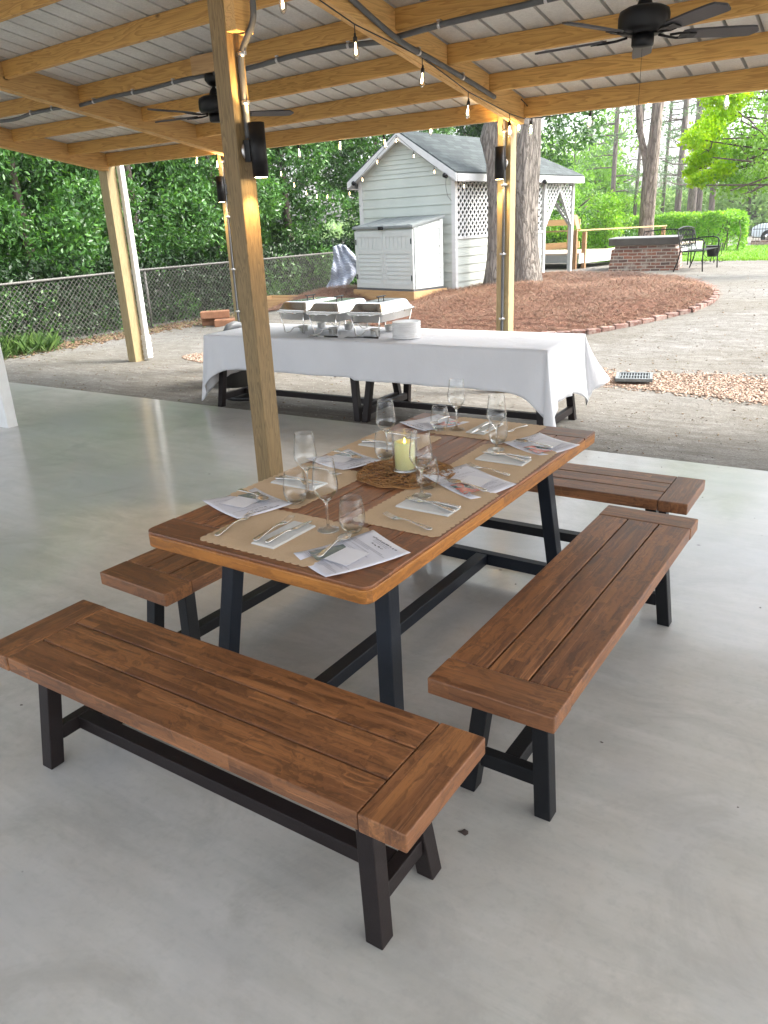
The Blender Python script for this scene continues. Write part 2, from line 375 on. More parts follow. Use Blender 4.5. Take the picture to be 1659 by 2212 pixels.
# lawn (a sheet just over the ground) and blades
lp = [(-14, 22.9), (-4.34, 22.8), (-2.9, 22.9), (6, 23.5), (14, 25), (14, 43), (-14, 43)]
def inpoly(x, y, P):
    c = False; n = len(P)
    for i in range(n):
        x1, y1 = P[i][:2]; x2, y2 = P[(i + 1) % n][:2]
        if (y1 > y) != (y2 > y) and x < (x2 - x1) * (y - y1) / (y2 - y1) + x1: c = not c
    return c
o = grid_mesh('lawn', steps((-13, 14, 40)), [23 + i * .5 + 0 for i in range(40)], lambda x, y: terr(x, y) + .012 + .01 * math.sin(x * 2), M['lawn'])
g = np.random.default_rng(3); N = 26000; bx = g.uniform(-9, 3, N); by = 22.8 + 14 * g.random(N) ** 1.6
bz = np.array([terr(a, b) for a, b in zip(bx, by)]); h = g.uniform(.04, .10, N); a = g.uniform(0, 6.28, N); w = .012
V = np.stack([np.stack([bx - w * np.cos(a), by - w * np.sin(a), bz], 1), np.stack([bx + w * np.cos(a), by + w * np.sin(a), bz], 1), np.stack([bx + g.normal(0, .03, N), by + g.normal(0, .03, N), bz + h], 1)], 1).reshape(-1, 3)
tag(np_mesh('lawn_grass', V, np.arange(N * 3).reshape(-1, 3), M['grassblade']), 'bright green lawn between the gravel and the hedge', 'grass', kind='stuff')

# pine straw bed: low mound inside a brick border
bed = [(-3.69, 11.28), (-3.3, 11.65), (-2.96, 12.04), (-2.58, 12.54), (-2.43, 13.11), (-2.45, 13.6), (-2.55, 14.09), (-2.75, 14.8), (-3.02, 15.5), (-3.3, 16.05), (-3.72, 16.6), (-4.4, 17.2), (-5.23, 17.58), (-6.0, 17.72), (-6.9, 17.76),
       (-7.3, 17.5), (-7.5, 14.3), (-9.9, 14.6), (-11.8, 14.8), (-12.6, 13.0), (-11.6, 12.1), (-9.6, 12.0), (-8.4, 11.5), (-7.0, 10.95), (-6.0, 10.75), (-4.9, 10.85)]
def bed_d(x, y):
    return min(math.hypot(x - max(min(x, max(p[0], q[0])), min(p[0], q[0])), y - max(min(y, max(p[1], q[1])), min(p[1], q[1]))) if 0 else
               (lambda px, py, qx, qy: (lambda t: math.hypot(x - px - t * (qx - px), y - py - t * (qy - py)))(max(0, min(1, ((x - px) * (qx - px) + (y - py) * (qy - py)) / ((qx - px) ** 2 + (qy - py) ** 2)))))(*p, *q)
               for p, q in zip(bed, bed[1:] + bed[:1]))
xs = np.arange(-12.7, -2.3, .17); ys = np.arange(10.7, 17.9, .17); V = []; idx = {}; F = []
for j, y in enumerate(ys):
    for i, x in enumerate(xs):
        ins = inpoly(x, y, bed); d = bed_d(x, y)
        if ins or d < .02:
            idx[i, j] = len(V); V.append((x, y, terr(x, y) + .012 + .09 * sm(d / .8) * (1 - .9 * math.exp(-((x + 8.6) ** 2 + (y - 13.3) ** 2) / 1.8)) + (.035 * math.sin(x * 3.1 + y) * math.cos(y * 2.7 - x) * sm(d / .5))))
for (i, j) in idx:
    if (i + 1, j) in idx and (i, j + 1) in idx and (i + 1, j + 1) in idx: F.append((idx[i, j], idx[i + 1, j], idx[i + 1, j + 1], idx[i, j + 1]))
o = np_mesh('pine_straw_bed', V, F, M['straw_base']); tag(o, kind='structure'); o.data.polygons.foreach_set('use_smooth', [True] * len(F))
N = 62000; P = []
while len(P) < N:
    x = random.uniform(-12.7, -2.3); y = random.uniform(10.7, 17.9)
    if inpoly(x, y, bed): P.append((x, y))
P = np.array(P); dd = np.array([min(1, bed_d(x, y) / .8) for x, y in P[::1][:N]]) if False else np.ones(N)
key = {}
def bz_(x, y):
    i = int((x + 12.7) / .17); j = int((y - 10.7) / .17)
    for a_, b_ in ((i, j), (i + 1, j), (i, j + 1), (i + 1, j + 1)):
        if (a_, b_) in idx: return V[idx[a_, b_]][2]
    return terr(x, y)
z = np.array([bz_(x, y) for x, y in P]); g = np.random.default_rng(5); a = g.uniform(0, 6.28, N); L = g.uniform(.10, .26, N); w = g.uniform(.0015, .004, N)
tl = g.uniform(-.12, .35, N); dx, dy = np.cos(a), np.sin(a); cu = g.normal(0, .04, N)
p0 = np.stack([P[:, 0], P[:, 1], z + .005 + g.random(N) * .03], 1)
p1 = p0 + np.stack([dx * L * .5 - dy * cu, dy * L * .5 + dx * cu, L * tl * .6 + .008], 1); p2 = p0 + np.stack([dx * L, dy * L, L * tl * .2 + .003], 1)
wv = np.stack([-dy * w, dx * w, np.zeros(N)], 1)
VV = np.stack([p0 - wv, p0 + wv, p1 - wv, p1 + wv, p2], 1).reshape(-1, 3); b_ = np.arange(N)[:, None] * 5
FF = np.concatenate([b_ + [0, 1, 3], b_ + [0, 3, 2], b_ + [2, 3, 4]], 0)
tag(np_mesh('pine_straw', VV, FF, M['straw']), 'reddish brown pine straw covering the bed round the big trunk', 'pine straw', kind='stuff')

# brick border, brick by brick
arc = [(-6.6, 10.80), (-6.0, 10.75), (-4.9, 10.85)] + bed[:14]
pts = []; step = .215
for p, q in zip(arc, arc[1:]):
    L = math.dist(p, q); 
    while True:
        t0 = (len(pts) * step - (sum(math.dist(a, b) for a, b in zip(arc, arc[1:arc.index(p) + 1])) if arc.index(p) else 0)) / L
        if t0 >= 1: break
        pts.append((p[0] + (q[0] - p[0]) * t0, p[1] + (q[1] - p[1]) * t0, math.atan2(q[1] - p[1], q[0] - p[0])))
t = NT('border_brick'); oi = t.n('ShaderNodeObjectInfo'); v = t.tc('Object', rnd=5)
c = t.ramp(oi.outputs['Random'], [(0, (.14, .062, .048)), (.5, (.20, .092, .07)), (1, (.27, .15, .12))]); c = t.mix(t.ramp(t.noise(v, 18, 5), [(.4, (.5, .5, .5)), (.6, (0, 0, 0))]), c, (.45, .38, .33))
M['brick'] = t.bsdf(c, .85, bump=t.noise(v, 40, 3), bstr=.4, bdist=.004)
mb = MB(); mb.box((0, 0, 0), (.2, .095, .16)); proto = mb.build('edging_brick', M['brick'], loc=(0, 0, 0), bevel=.008)
for i, (x, y, a) in enumerate(pts):
    o = proto if i == 0 else proto.copy()
    if i: COL.objects.link(o)
    o.location = (x, y, terr(x, y) - .022 + random.uniform(-.005, .005)); o.rotation_euler = (random.uniform(-.03, .03), random.uniform(-.02, .02), a + random.uniform(-.02, .02))
    tag(o, 'red brick set in the curved border of the pine straw bed', 'brick', 'bricks edging the pine straw bed')

# wood chips, litter, pebbles
def scatter(name, n, region, size, mat, flat=.35, seed=1, lift=.004):
    g = np.random.default_rng(seed); P = []
    x0, x1, y0, y1, f = region
    while len(P) < n:
        x, y = g.uniform(x0, x1), g.uniform(y0, y1)
        if g.random() < f(x, y): P.append((x, y, terr(x, y) + lift))
    C = np.array(P); a = g.uniform(0, 6.28, n); s = g.uniform(.5, 1.4, n)[:, None] * size
    d = np.stack([np.cos(a), np.sin(a), g.normal(0, .25, n)], 1); u = np.stack([-np.sin(a), np.cos(a), g.normal(0, .3, n)], 1)
    up = np.array([0, 0, 1.]) * s * flat
    q = [C - d * s - u * s * .4, C + d * s - u * s * .45, C + d * s * .8 + u * s * .45, C - d * s * .9 + u * s * .4]
    V = np.stack(q + [p + up for p in q], 1).reshape(-1, 3); b = np.arange(n)[:, None] * 8
    F = np.concatenate([b + k for k in ([4, 5, 6, 7], [0, 1, 5, 4], [1, 2, 6, 5], [2, 3, 7, 6], [3, 0, 4, 7])], 0)
    return np_mesh(name, V, F, mat)
def chipf(x, y):
    lo = 8.62 + .12 * math.sin(x * 2.3) + .35 * sm((-1.9 - x) / 1.2); hi = 9.62 + .1 * math.sin(x * 3)
    return 1.0 if lo < y < hi else (.12 if lo - .15 < y < hi + .15 else 0)
tag(scatter('wood_chips', 15000, (-3.3, 1.5, 8.2, 9.9, chipf), .015, M['chips'], seed=2), 'pale wood chips spread beside the drain grate', 'wood chips', kind='stuff')
tag(scatter('wood_chips', 3500, (-9.7, -6.2, 8.2, 9.4, lambda x, y: 1.0 if (y - 8.85) ** 2 / .28 + ((x + 7.9) / 1.75) ** 2 < 1 else 0), .022, M['chips'], seed=3), 'pale wood chips at the foot of the left corner post', 'wood chips', kind='stuff')
tag(scatter('leaf_litter', 4200, (-13.1, 2, 5.9, 22, lambda x, y: (0 if y < 6.1 or inpoly(x, y, bed) else (.09 + .82 * sm((-12.1 - x) / .7)) * (1 - .6 * sm((y - 12) / 8)))), .011, M['litter'], seed=4, flat=.2), 'twigs and dry leaf scraps strewn over the gravel', 'leaf litter', kind='stuff')
tag(scatter('pebbles', 6500, (-13.1, 2.5, 5.95, 16, lambda x, y: (0 if inpoly(x, y, bed) else 1 - .75 * sm((y - 7) / 8))), .0065, M['pebble'], seed=5, flat=.7, lift=-.002), 'small pale stones loose in the gravel', 'pebbles', kind='stuff')

g = np.random.default_rng(77); P = [( -1.02 + 0, .52, 0)]
N = 90; q = np.stack([g.uniform(-3.5, 1.2, N), g.uniform(.2, 5.9, N)], 1); V = []; F = []
dbt = atz(1001, 1797, .001); q[0] = (dbt.x, dbt.y)
for i, (x, y) in enumerate(q):
    s_ = .016 if i == 0 else float(g.choice([.0025, .004, .006])); k0 = len(V); n_ = 7
    for k in range(n_): a_ = 6.283 * k / n_; r_ = s_ * g.uniform(.5, 1.3); V.append((x + r_ * math.cos(a_), y + r_ * math.sin(a_) * .8, .0008))
    V.append((x, y, .0015 + s_ * .35)); F += [(k0 + k, k0 + (k + 1) % n_, k0 + n_) for k in range(n_)]
tag(np_mesh('floor_debris', V, F, simple('dark_debris', (.05, .035, .03), .9)), 'tiny dark bits of leaf and grit on the concrete', 'debris', kind='stuff')
# drain grate
gz = -.02; t0 = empty('drain_grate', (-2.47, 9.18, gz), R(14), 'square grey drain grate lying on the wood chips', 'drain grate')
mb = MB(); S = .19
for s_ in (-1, 1): mb.box((s_ * S, 0, .02), (.035, 2 * S + .035, .04)); mb.box((0, s_ * S, .02), (2 * S - .035, .034, .038))
for k in range(-5, 6): mb.box((k * .032, 0, .022), (.013, 2 * S - .03, .02))
mb.box((0, 0, .023), (2 * S - .03, .03, .026)); mb.build('frame', simple('grate_grey', (.17, .19, .195), .6), t0, bevel=.003)
mb = MB(); mb.box((0, 0, .004), (2 * S, 2 * S, .006)); mb.build('well', M['black'], t0)

# ================================================================== PAVILION
def roofz(Y): return 2.952 + .154 * (8.09 - Y)
pav = empty('pavilion', (-3.5, 4, 0), 0, 'open timber pavilion with metal roof sheets over the patio', 'pavilion')
PL = Vector((-3.5, 4, 0))
def pv(mb, name, mat, **k):
    mb.v = [tuple(Vector(v) - PL) for v in mb.v]; return mb.build(name, mat, pav, **k)
Y0, Y1 = -2.9, 8.24
GX = [(-10.05, -9.94), (-7.57, -7.46), (-3.58, -3.47), (1.2, 1.31), (5.0, 5.11)]
for x0, x1 in GX:
    for k in range(2):   # two plies, a hair apart
        xa = x0 + k * (x1 - x0) / 2 + .001; xb = x0 + (k + 1) * (x1 - x0) / 2 - .001; yb = Y1 - .12
        mb = MB(); off = .003 * k
        mb.hexa([(xa, Y0, roofz(Y0) - .237 + off), (xb, Y0, roofz(Y0) - .237 + off), (xb, yb, roofz(yb) - .237 + off), (xa, yb, roofz(yb) - .237 + off),
                 (xa, Y0, roofz(Y0) - .004), (xb, Y0, roofz(Y0) - .004), (xb, yb, roofz(yb) - .004), (xa, yb, roofz(yb) - .004)])
        pv(mb, 'girder', M['pineY'], bevel=.003)
def purlin(xa, xb, ya, yb, depth=.146, name='purlin'):
    mb = MB(); w = .04
    mb.hexa([(xa, ya, roofz(ya) - depth), (xb, yb, roofz(yb) - depth), (xb, yb + w, roofz(yb + w) - depth), (xa, ya + w, roofz(ya + w) - depth),
             (xa, ya, roofz(ya) - .004), (xb, yb, roofz(yb) - .004), (xb, yb + w, roofz(yb + w) - .004), (xa, ya + w, roofz(ya + w) - .004)])
    pv(mb, name, M['pineX'], bevel=.003)
def skew(X):   # rows drift slightly along the building
    return .19 * sm((-3.47 - X) / 4.0)
for r in range(18):
    y = 8.10 - .812 * r
    if y < Y0: break
    for (a0, a1), (b0, b1) in zip(GX, GX[1:]):
        if r == 0: purlin(a1, b0, 8.10, 8.10, .175, 'rim_joist')
        else: purlin(a1, b0, y + skew(a1), y + skew(b0))
# rim plates under the eave (white drip edge) and end caps
mb = MB(); mb.b2((-10.2, 8.15, 2.775), (5.3, 8.20, 2.80)); pv(mb, 'drip_edge', M['white'])
# roof sheet with standing ribs
mb = MB(); xs = []; x = -10.35
while x < 5.3:
    xs += [(x, 0), (x + .004, .042), (x + .026, .042), (x + .030, 0)]; x += .229
Yr0, Yr1 = Y0 - .1, 8.26
prof = [(x, 0 + h) for x, h in xs]
V = [(x, Yr0, roofz(Yr0) + h) for x, h in prof] + [(x, Yr1, roofz(Yr1) + h) for x, h in prof]; n = len(prof)
mb.add(V, [(i, i + 1, n + i + 1, n + i) for i in range(n - 1)])
t = NT('galvanised_roof'); v = t.tc('Object', scale=(1, .8, 1)); v2 = t.tc('Object')
c = t.ramp(t.noise(v, 3, 6, .7), [(.3, (.58, .58, .565)), (.5, (.66, .66, .645)), (.7, (.74, .735, .72))]); c = t.mix(t.ramp(t.noise(v2, 45, 3, .7), [(.4, (.3, .3, .3)), (.6, (0, 0, 0))]), c, (.42, .42, .41))
sx = t.n('ShaderNodeSeparateXYZ'); t.l(v2, sx.inputs[0])
M['roof'] = t.bsdf(c, .5, .25)
o = pv(mb, 'roof_sheet', M['roof'])
sd = o.modifiers.new('thick', 'SOLIDIFY'); sd.thickness = .002; sd.offset = 1
# dark lap seams under the ribs
mb = MB(); x = -10.35
while x < 5.3:
    mb.add([(x + .012, Yr0, roofz(Yr0) + .0035), (x + .046, Yr0, roofz(Yr0) + .0035), (x + .046, Yr1, roofz(Yr1) + .0035), (x + .012, Yr1, roofz(Yr1) + .0035)], [(3, 2, 1, 0)]) if 0 else None
    x += .305

def post(x0, x1, y0, y1, z0, mat, top, name='post'):
    mb = MB(); mb.b2((x0, y0, z0), (x1, y1, top)); return pv(mb, name, mat, bevel=.006)
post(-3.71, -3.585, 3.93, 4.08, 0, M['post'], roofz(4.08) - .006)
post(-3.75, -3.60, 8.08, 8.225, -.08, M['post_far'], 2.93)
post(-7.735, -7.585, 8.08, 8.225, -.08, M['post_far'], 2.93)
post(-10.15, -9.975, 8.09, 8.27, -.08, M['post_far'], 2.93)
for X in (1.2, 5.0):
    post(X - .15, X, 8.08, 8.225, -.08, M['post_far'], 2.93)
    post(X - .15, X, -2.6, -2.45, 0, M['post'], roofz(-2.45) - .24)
# girder ply dropped beside the near post, and its flat foot
mb = MB(); mb.b2((-3.580, 3.93, 2.93), (-3.50, 4.085, roofz(4.085) - .241)); pv(mb, 'packing_block', M['pineY'], bevel=.003)
mb = MB(); mb.b2((-3.583, 3.955, 0.0), (-3.571, 4.06, 2.10)); 
# fan mounting boards
FAN1 = Vector((-5.48, 5.775, 0)); FAN2 = Vector((-1.40, 4.887, 0))
mb = MB(); mb.b2((-5.66, 5.705, roofz(5.75) - .16), (-5.30, 5.735, roofz(5.75) - .012)); pv(mb, 'mounting_board', M['newwood'])
mb = MB(); mb.b2((-6.46, 6.47, roofz(6.5) - .195), (-6.02, 6.62, roofz(6.5) - .157)); 

# ------------------------------------------------ conduit runs with straps
def conduit(pts, r, label, straps, name='conduit', mat=None):
    c0 = Vector(pts[0]); t0 = empty(name, c0, 0, label, 'conduit')
    # smooth the path
    P = [Vector(p) for p in pts]; Q = []
    for i in range(len(P) - 1):
        p0 = P[max(i - 1, 0)]; p1 = P[i]; p2 = P[i + 1]; p3 = P[min(i + 2, len(P) - 1)]
        for k in range(6):
            t_ = k / 6; Q.append(.5 * ((2 * p1) + (-p0 + p2) * t_ + (2 * p0 - 5 * p1 + 4 * p2 - p3) * t_ ** 2 + (-p0 + 3 * p1 - 3 * p2 + p3) * t_ ** 3))
    Q.append(P[-1]); mb = MB(); mb.tube([q - c0 for q in Q], r, 10); mb.build('pipe', mat or M['grey'], t0)
    for s_ in straps:
        i = min(range(len(Q)), key=lambda k: (Q[k] - Vector(s_)).length); d = (Q[min(i + 1, len(Q) - 1)] - Q[max(i - 1, 0)]).normalized(); q = Q[i] - c0
        mb = MB(); mb.tube([q - d * .011, q + d * .011], r + .003, 10); mb.box(q + Vector((0, 0, r + .008)) if abs(d.z) < .7 else q + Vector((.0, 0, 0)), (.03, .03, .01) if abs(d.z) < .7 else (.07, .012, .02)); mb.build('strap', M['galv'], t0)
# down the near post (+X face)
conduit([(-3.44, 4.03, 3.38), (-3.44, 4.03, 3.1), (-3.455, 4.03, 2.98), (-3.53, 4.015, 2.86), (-3.558, 4.01, 2.78), (-3.558, 4.01, 2.6), (-3.558, 4.01, 2.36)], .019, 'grey conduit running down the near post to its lamp', [(-3.558, 4.01, 2.83), (-3.558, 4.01, 2.55)])
gy = lambda y, d=.20: roofz(y) - d
conduit([(-3.447, 4.3, gy(4.3, .09)), (-3.445, 4.9, gy(4.9, .13)), (-3.445, 5.4, gy(5.4, .19)), (-3.445, 5.75, gy(5.75, .215)), (-3.445, 6.2, gy(6.2, .20)), (-3.445, 6.8, gy(6.8, .185)), (-3.445, 7.35, gy(7.35, .18))], .021, 'grey conduit along the side of the right hand girder', [(-3.445, 5.0, gy(5.0, .14)), (-3.445, 5.95, gy(5.95, .21)), (-3.445, 6.75, gy(6.75, .185))])
conduit([(-3.62, 5.70, gy(5.7, .19)), (-4.0, 5.70, gy(5.7, .17)), (-4.5, 5.715, gy(5.71, .165)), (-5.0, 5.73, gy(5.73, .185)), (-5.42, 5.74, gy(5.74, .17))], .02, 'grey conduit crossing the middle bay under a purlin', [(-3.9, 5.70, gy(5.7, .17)), (-4.65, 5.72, gy(5.71, .17))])
conduit([(-5.54, 5.76, gy(5.76, .165)), (-5.9, 5.77, gy(5.77, .165)), (-6.4, 5.79, gy(5.79, .18)), (-6.9, 5.81, gy(5.81, .175)), (-7.43, 5.83, gy(5.83, .19))], .018, 'grey conduit from the left fan to the middle girder', [(-5.95, 5.77, gy(5.77, .165)), (-6.55, 5.8, gy(5.8, .18)), (-7.15, 5.82, gy(5.82, .18))])
conduit([(-3.46, 5.67, gy(5.67, .19)), (-3.0, 5.64, gy(5.64, .175)), (-2.5, 5.63, gy(5.64, .165)), (-2.0, 5.63, gy(5.64, .15)), (-1.2, 5.63, gy(5.64, .16)), (-.2, 5.63, gy(5.64, .16))], .021, 'grey conduit crossing the right bay towards the right fan', [(-3.05, 5.64, gy(5.64, .17)), (-2.3, 5.63, gy(5.64, .16))])
conduit([(-7.6, 5.86, gy(5.86, .17)), (-8.0, 5.86, gy(5.86, .165)), (-8.3, 5.85, gy(5.85, .175)), (-8.6, 5.85, gy(5.85, .2)), (-9.0, 5.85, gy(5.85, .19))], .018, 'grey conduit in the far left bay', [(-7.95, 5.86, gy(5.86, .165)), (-8.3, 5.85, gy(5.85, .175))])
# down the two eave posts (-Y face)
conduit([(-3.66, 8.058, 2.90), (-3.66, 8.058, 2.0), (-3.665, 8.058, 1.2), (-3.668, 8.058, .4), (-3.668, 8.058, -.04)], .016, 'grey conduit running down the right eave post', [(-3.66, 8.05, 2.66), (-3.66, 8.05, 2.09), (-3.66, 8.05, 1.4), (-3.66, 8.05, .8)])
conduit([(-7.63, 8.058, 2.75), (-7.64, 8.058, 2.0), (-7.645, 8.058, 1.2), (-7.645, 8.058, .4), (-7.645, 8.058, -.04)], .016, 'grey conduit running down the middle eave post', [(-7.63, 8.05, 2.62), (-7.64, 8.05, 2.0), (-7.64, 8.05, 1.4), (-7.64, 8.05, .8)])

# white downspout behind the corner post
t0 = empty('downspout', (-9.925, 8.315, -.06), 0, 'white downspout behind the left corner post', 'downspout')
mb = MB(); mb.box((0, 0, 1.62), (.085, .085, 2.5)); mb.build('pipe', M['white'], t0, bevel=.015)
mb = MB()
for k in range(9): mb.box((.0, 0, .06 + k * .04), (.10 + (.012 if k % 2 else 0), .10 + (.012 if k % 2 else 0), .04))
mb.build('corrugated_end', M['white'], t0, bevel=.006)

# ------------------------------------------------ wall lamps
def emis(name, col, st):
    t = NT(name); e = t.n('ShaderNodeEmission'); e.inputs[0].default_value = (*col, 1); e.inputs[1].default_value = st; t.l(e.outputs[0], t.out.inputs[0]); return t.m
M['lampglow'] = emis('lamp_lens_glow', (1, .72, .38), 14)
def wall_lamp(loc, rz, label, power):
    # local: +X away from the post
    t0 = empty('wall_lamp', loc, rz, label, 'lamp', 'tube lamps on the pavilion posts')
    mb = MB(); mb.lathe([(0, .152), (.046, .152), (.046, .155), (.049, .155), (.049, -.155), (.046, -.155), (.046, -.150), (0, -.150)], (.095, 0, 0), 28); mb.build('housing', M['black'], t0, bevel=0)
    mb = MB(); mb.box((.032, 0, 0), (.05, .075, .125)); mb.build('bracket', M['black'], t0, bevel=.003)
    mb = MB(); mb.lathe([(0, 0), (.052, 0), (.055, .006), (.05, .012), (0, .012)], (0, 0, 0), 24, M_=Matrix.Rotation(R(90), 3, 'Y')); mb.build('mounting_plate', M['galv'], t0)
    for s_ in (-1, 1):
        mb = MB(); mb.lathe([(0, 0), (.04, 0)], (.095, 0, s_ * .1545), 20); mb.build('lens', M['lampglow'], t0)
        ld = bpy.data.lights.new('lamp_beam', 'SPOT'); ld.energy = power; ld.color = (1, .62, .26); ld.spot_size = R(95); ld.spot_blend = .7; ld.shadow_soft_size = .02
        lo = bpy.data.objects.new('lamp_beam', ld); COL.objects.link(lo); lo.parent = t0; lo.location = (.085, 0, s_ * .166); lo.rotation_euler = (0 if s_ < 0 else math.pi, 0, 0)
    return t0
wall_lamp((-3.573, 4.005, 2.29), 0, 'black tube lamp on the nearest post, lit', 10)
wall_lamp((-7.635, 8.068, 2.335), R(-90), 'black tube lamp on the middle eave post behind the near post', 6)
wall_lamp((-3.675, 8.068, 2.36), R(-90), 'black tube lamp on the right eave post before the big trunk', 6)

# ------------------------------------------------ ceiling fans
def fan(loc, ztop, zm, rot0, sc, label, chain):
    t0 = empty('ceiling_fan', (loc[0], loc[1], zm), rot0, label, 'ceiling fan', 'ceiling fans'); s = sc
    H = ztop - zm
    mb = MB(); mb.lathe([(0, H), (.055 * s, H), (.07 * s, H - .02), (.068 * s, H - .055 * s), (.045 * s, H - .085 * s), (.02 * s, H - .10 * s), (0, H - .10 * s)], n=24); mb.build('canopy', M['black'], t0)
    mb = MB(); mb.tube([(0, 0, H - .09 * s), (0, 0, .05)], .013 * s, 12); mb.lathe([(.013 * s, .14 * s), (.03 * s, .12 * s), (.05 * s, .07 * s), (.05 * s, .06 * s)], n=20); mb.build('downrod', M['black'], t0)
    mb = MB(); mb.lathe([(0, .075 * s), (.10 * s, .072 * s), (.135 * s, .055 * s), (.142 * s, .03 * s), (.142 * s, -.03 * s), (.13 * s, -.05 * s), (.10 * s, -.062 * s), (0, -.062 * s)], n=36); mb.build('motor_housing', M['black'], t0)
    mb = MB(); mb.lathe([(.0, -.06 * s), (.062 * s, -.062 * s), (.062 * s, -.115 * s), (.055 * s, -.125 * s), (0, -.128 * s)], n=24); mb.build('switch_housing', M['black'], t0)
    for k in range(5):
        a = k * 2 * math.pi / 5; Rz = Matrix.Rotation(a, 3, 'Z'); Rp = Rz @ Matrix.Rotation(R(-12), 3, 'X')
        mb = MB(); th = .005; out = []
        N = 14
        for i in range(N + 1):
            u = i / N; x = (.225 + .44 * u) * s; w = (.046 + .014 * math.sin(u * math.pi * .7)) * s
            if u > .88: w *= math.sqrt(max(0, 1 - ((u - .88) / .12) ** 2)) * .92 + .08
            if u < .06: w *= .75 + u * 4
            out.append((x, w))
        vs = [Rp @ Vector((x, w * sg, zz)) + Vector((0, 0, -.066 * s)) for x, w in out for sg in (-1, 1) for zz in (-th, th)]
        fs = []
        for i in range(N): b = i * 4; c_ = b + 4; fs += [(b, b + 2, c_ + 2, c_), (b + 1, c_ + 1, c_ + 3, b + 3), (b, c_, c_ + 1, b + 1), (b + 2, b + 3, c_ + 3, c_ + 2)]
        fs += [(0, 1, 3, 2), (N * 4, N * 4 + 2, N * 4 + 3, N * 4 + 1)]
        mb.add(vs, fs); bl = mb.build('blade', M['blade'], t0)
        mb = MB(); q = lambda x, y, z: Rp @ Vector((x * s, y * s, z * s)) + Vector((0, 0, -.066 * s))
        mb.tube([q(.09, 0, .0), q(.15, .012, -.008), q(.2, .03, -.009), q(.26, .025, -.009)], .007 * s, 6); mb.tube([q(.15, -.012, -.008), q(.2, -.03, -.009), q(.26, -.025, -.009)], .007 * s, 6)
        mb.box(q(.255, 0, -.010), (.09 * s, .055 * s, .006 * s), Rp); mb.build('blade_iron', M['black'], bl)
    mb = MB(); mb.tube([(.03 * s, 0, -.12 * s), (.03 * s, 0, -.12 * s - chain)], .0012, 5); mb.lathe([(0, .012), (.004, .006), (.004, -.006), (0, -.012)], (.03 * s, 0, -.12 * s - chain), 8); mb.build('pull_chain', M['black'], t0)
fan(FAN1, roofz(5.775) - .152, 2.895, R(43.5), 1.06, 'black ceiling fan half hidden behind the nearest post', .10)
fan(FAN2, roofz(4.887) - .15, 2.80, R(106), .96, 'black ceiling fan with grey blades at the upper right', .42)

# ------------------------------------------------ string lights
t = NT('bulb_glass'); gl = t.n('ShaderNodeBsdfGlass'); gl.inputs['IOR'].default_value = 1.25; gl.inputs['Roughness'].default_value = 0
tr = t.n('ShaderNodeBsdfTransparent'); mx = t.n('ShaderNodeMixShader'); mx.inputs[0].default_value = .55; t.l(gl.outputs[0], mx.inputs[1]); t.l(tr.outputs[0], mx.inputs[2]); t.l(mx.outputs[0], t.out.inputs[0]); M['bulb'] = t.m
M['filament'] = emis('filament_glow', (1, .66, .34), 9)
bulb_me = {}
def bulb_meshes():
    mb = MB(); mb.lathe([(.011, 0), (.014, -.012), (.0155, -.03), (.022, -.052), (.026, -.075), (.024, -.098), (.015, -.118), (0, -.125)], n=14); g_ = mb.mesh('bulb_glass'); g_.materials.append(M['bulb'])
    mb = MB(); mb.lathe([(0, .055), (.008, .05), (.009, .03), (.016, .026), (.017, -.004), (.0, -.004)], n=12); k_ = mb.mesh('bulb_socket'); k_.materials.append(M['blackplastic'])
    mb = MB()
    for a in range(5):
        an = a * 1.2566; mb.tube([(.003 * math.cos(an), .003 * math.sin(an), -.03), (.008 * math.cos(an), .008 * math.sin(an), -.062), (.006 * math.cos(an), .006 * math.sin(an), -.092)], .0016, 5)
    mb.tube([(0, 0, -.01), (0, 0, -.04)], .003, 6)
    f_ = mb.mesh('bulb_filament'); f_.materials.append(M['filament']); return g_, k_, f_
BM = bulb_meshes()
def string(name_label, cable, bulbs, sc=1.0, drop=.05, sag=.0, cat='string lights'):
    c0 = Vector(cable[0]); t0 = empty('string_light', c0, 0, name_label, cat, 'strings of bulbs on the pavilion and shed')
    mb = MB(); Q = []
    for a, b in zip(cable, cable[1:]):
        a, b = Vector(a), Vector(b)
        for k in range(6): u = k / 6; Q.append(a.lerp(b, u) - Vector((0, 0, sag * 4 * u * (1 - u) * (b - a).length)))
    Q.append(Vector(cable[-1])); mb.tube([q - c0 for q in Q], .005 * sc, 6); mb.build('cable', M['blackplastic'], t0)
    for bp in bulbs:
        bp = Vector(bp); i = min(range(len(Q)), key=lambda k: (Q[k].xy - bp.xy).length if True else 0)
        tilt = (random.uniform(-.12, .12), random.uniform(-.12, .12), 0)
        s_ = bpy.data.objects.new('socket', BM[1]); COL.objects.link(s_); s_.parent = t0; s_.location = bp - c0; s_.scale = (sc,) * 3; s_.rotation_euler = tilt
        b_ = bpy.data.objects.new('bulb', BM[0]); COL.objects.link(b_); b_.parent = t0; b_.location = bp - c0; b_.scale = (sc,) * 3; b_.rotation_euler = tilt
        f_ = bpy.data.objects.new('filament', BM[2]); COL.objects.link(f_); f_.parent = b_
        if (Q[i] - bp).length > .06 * sc:
            mb = MB(); mb.tube([Q[i] - c0, (Q[i] + bp) / 2 - c0 + Vector((0, 0, -.01)), bp - c0 + Vector((0, 0, .05 * sc))], .004 * sc, 5); mb.build('lead', M['blackplastic'], t0)
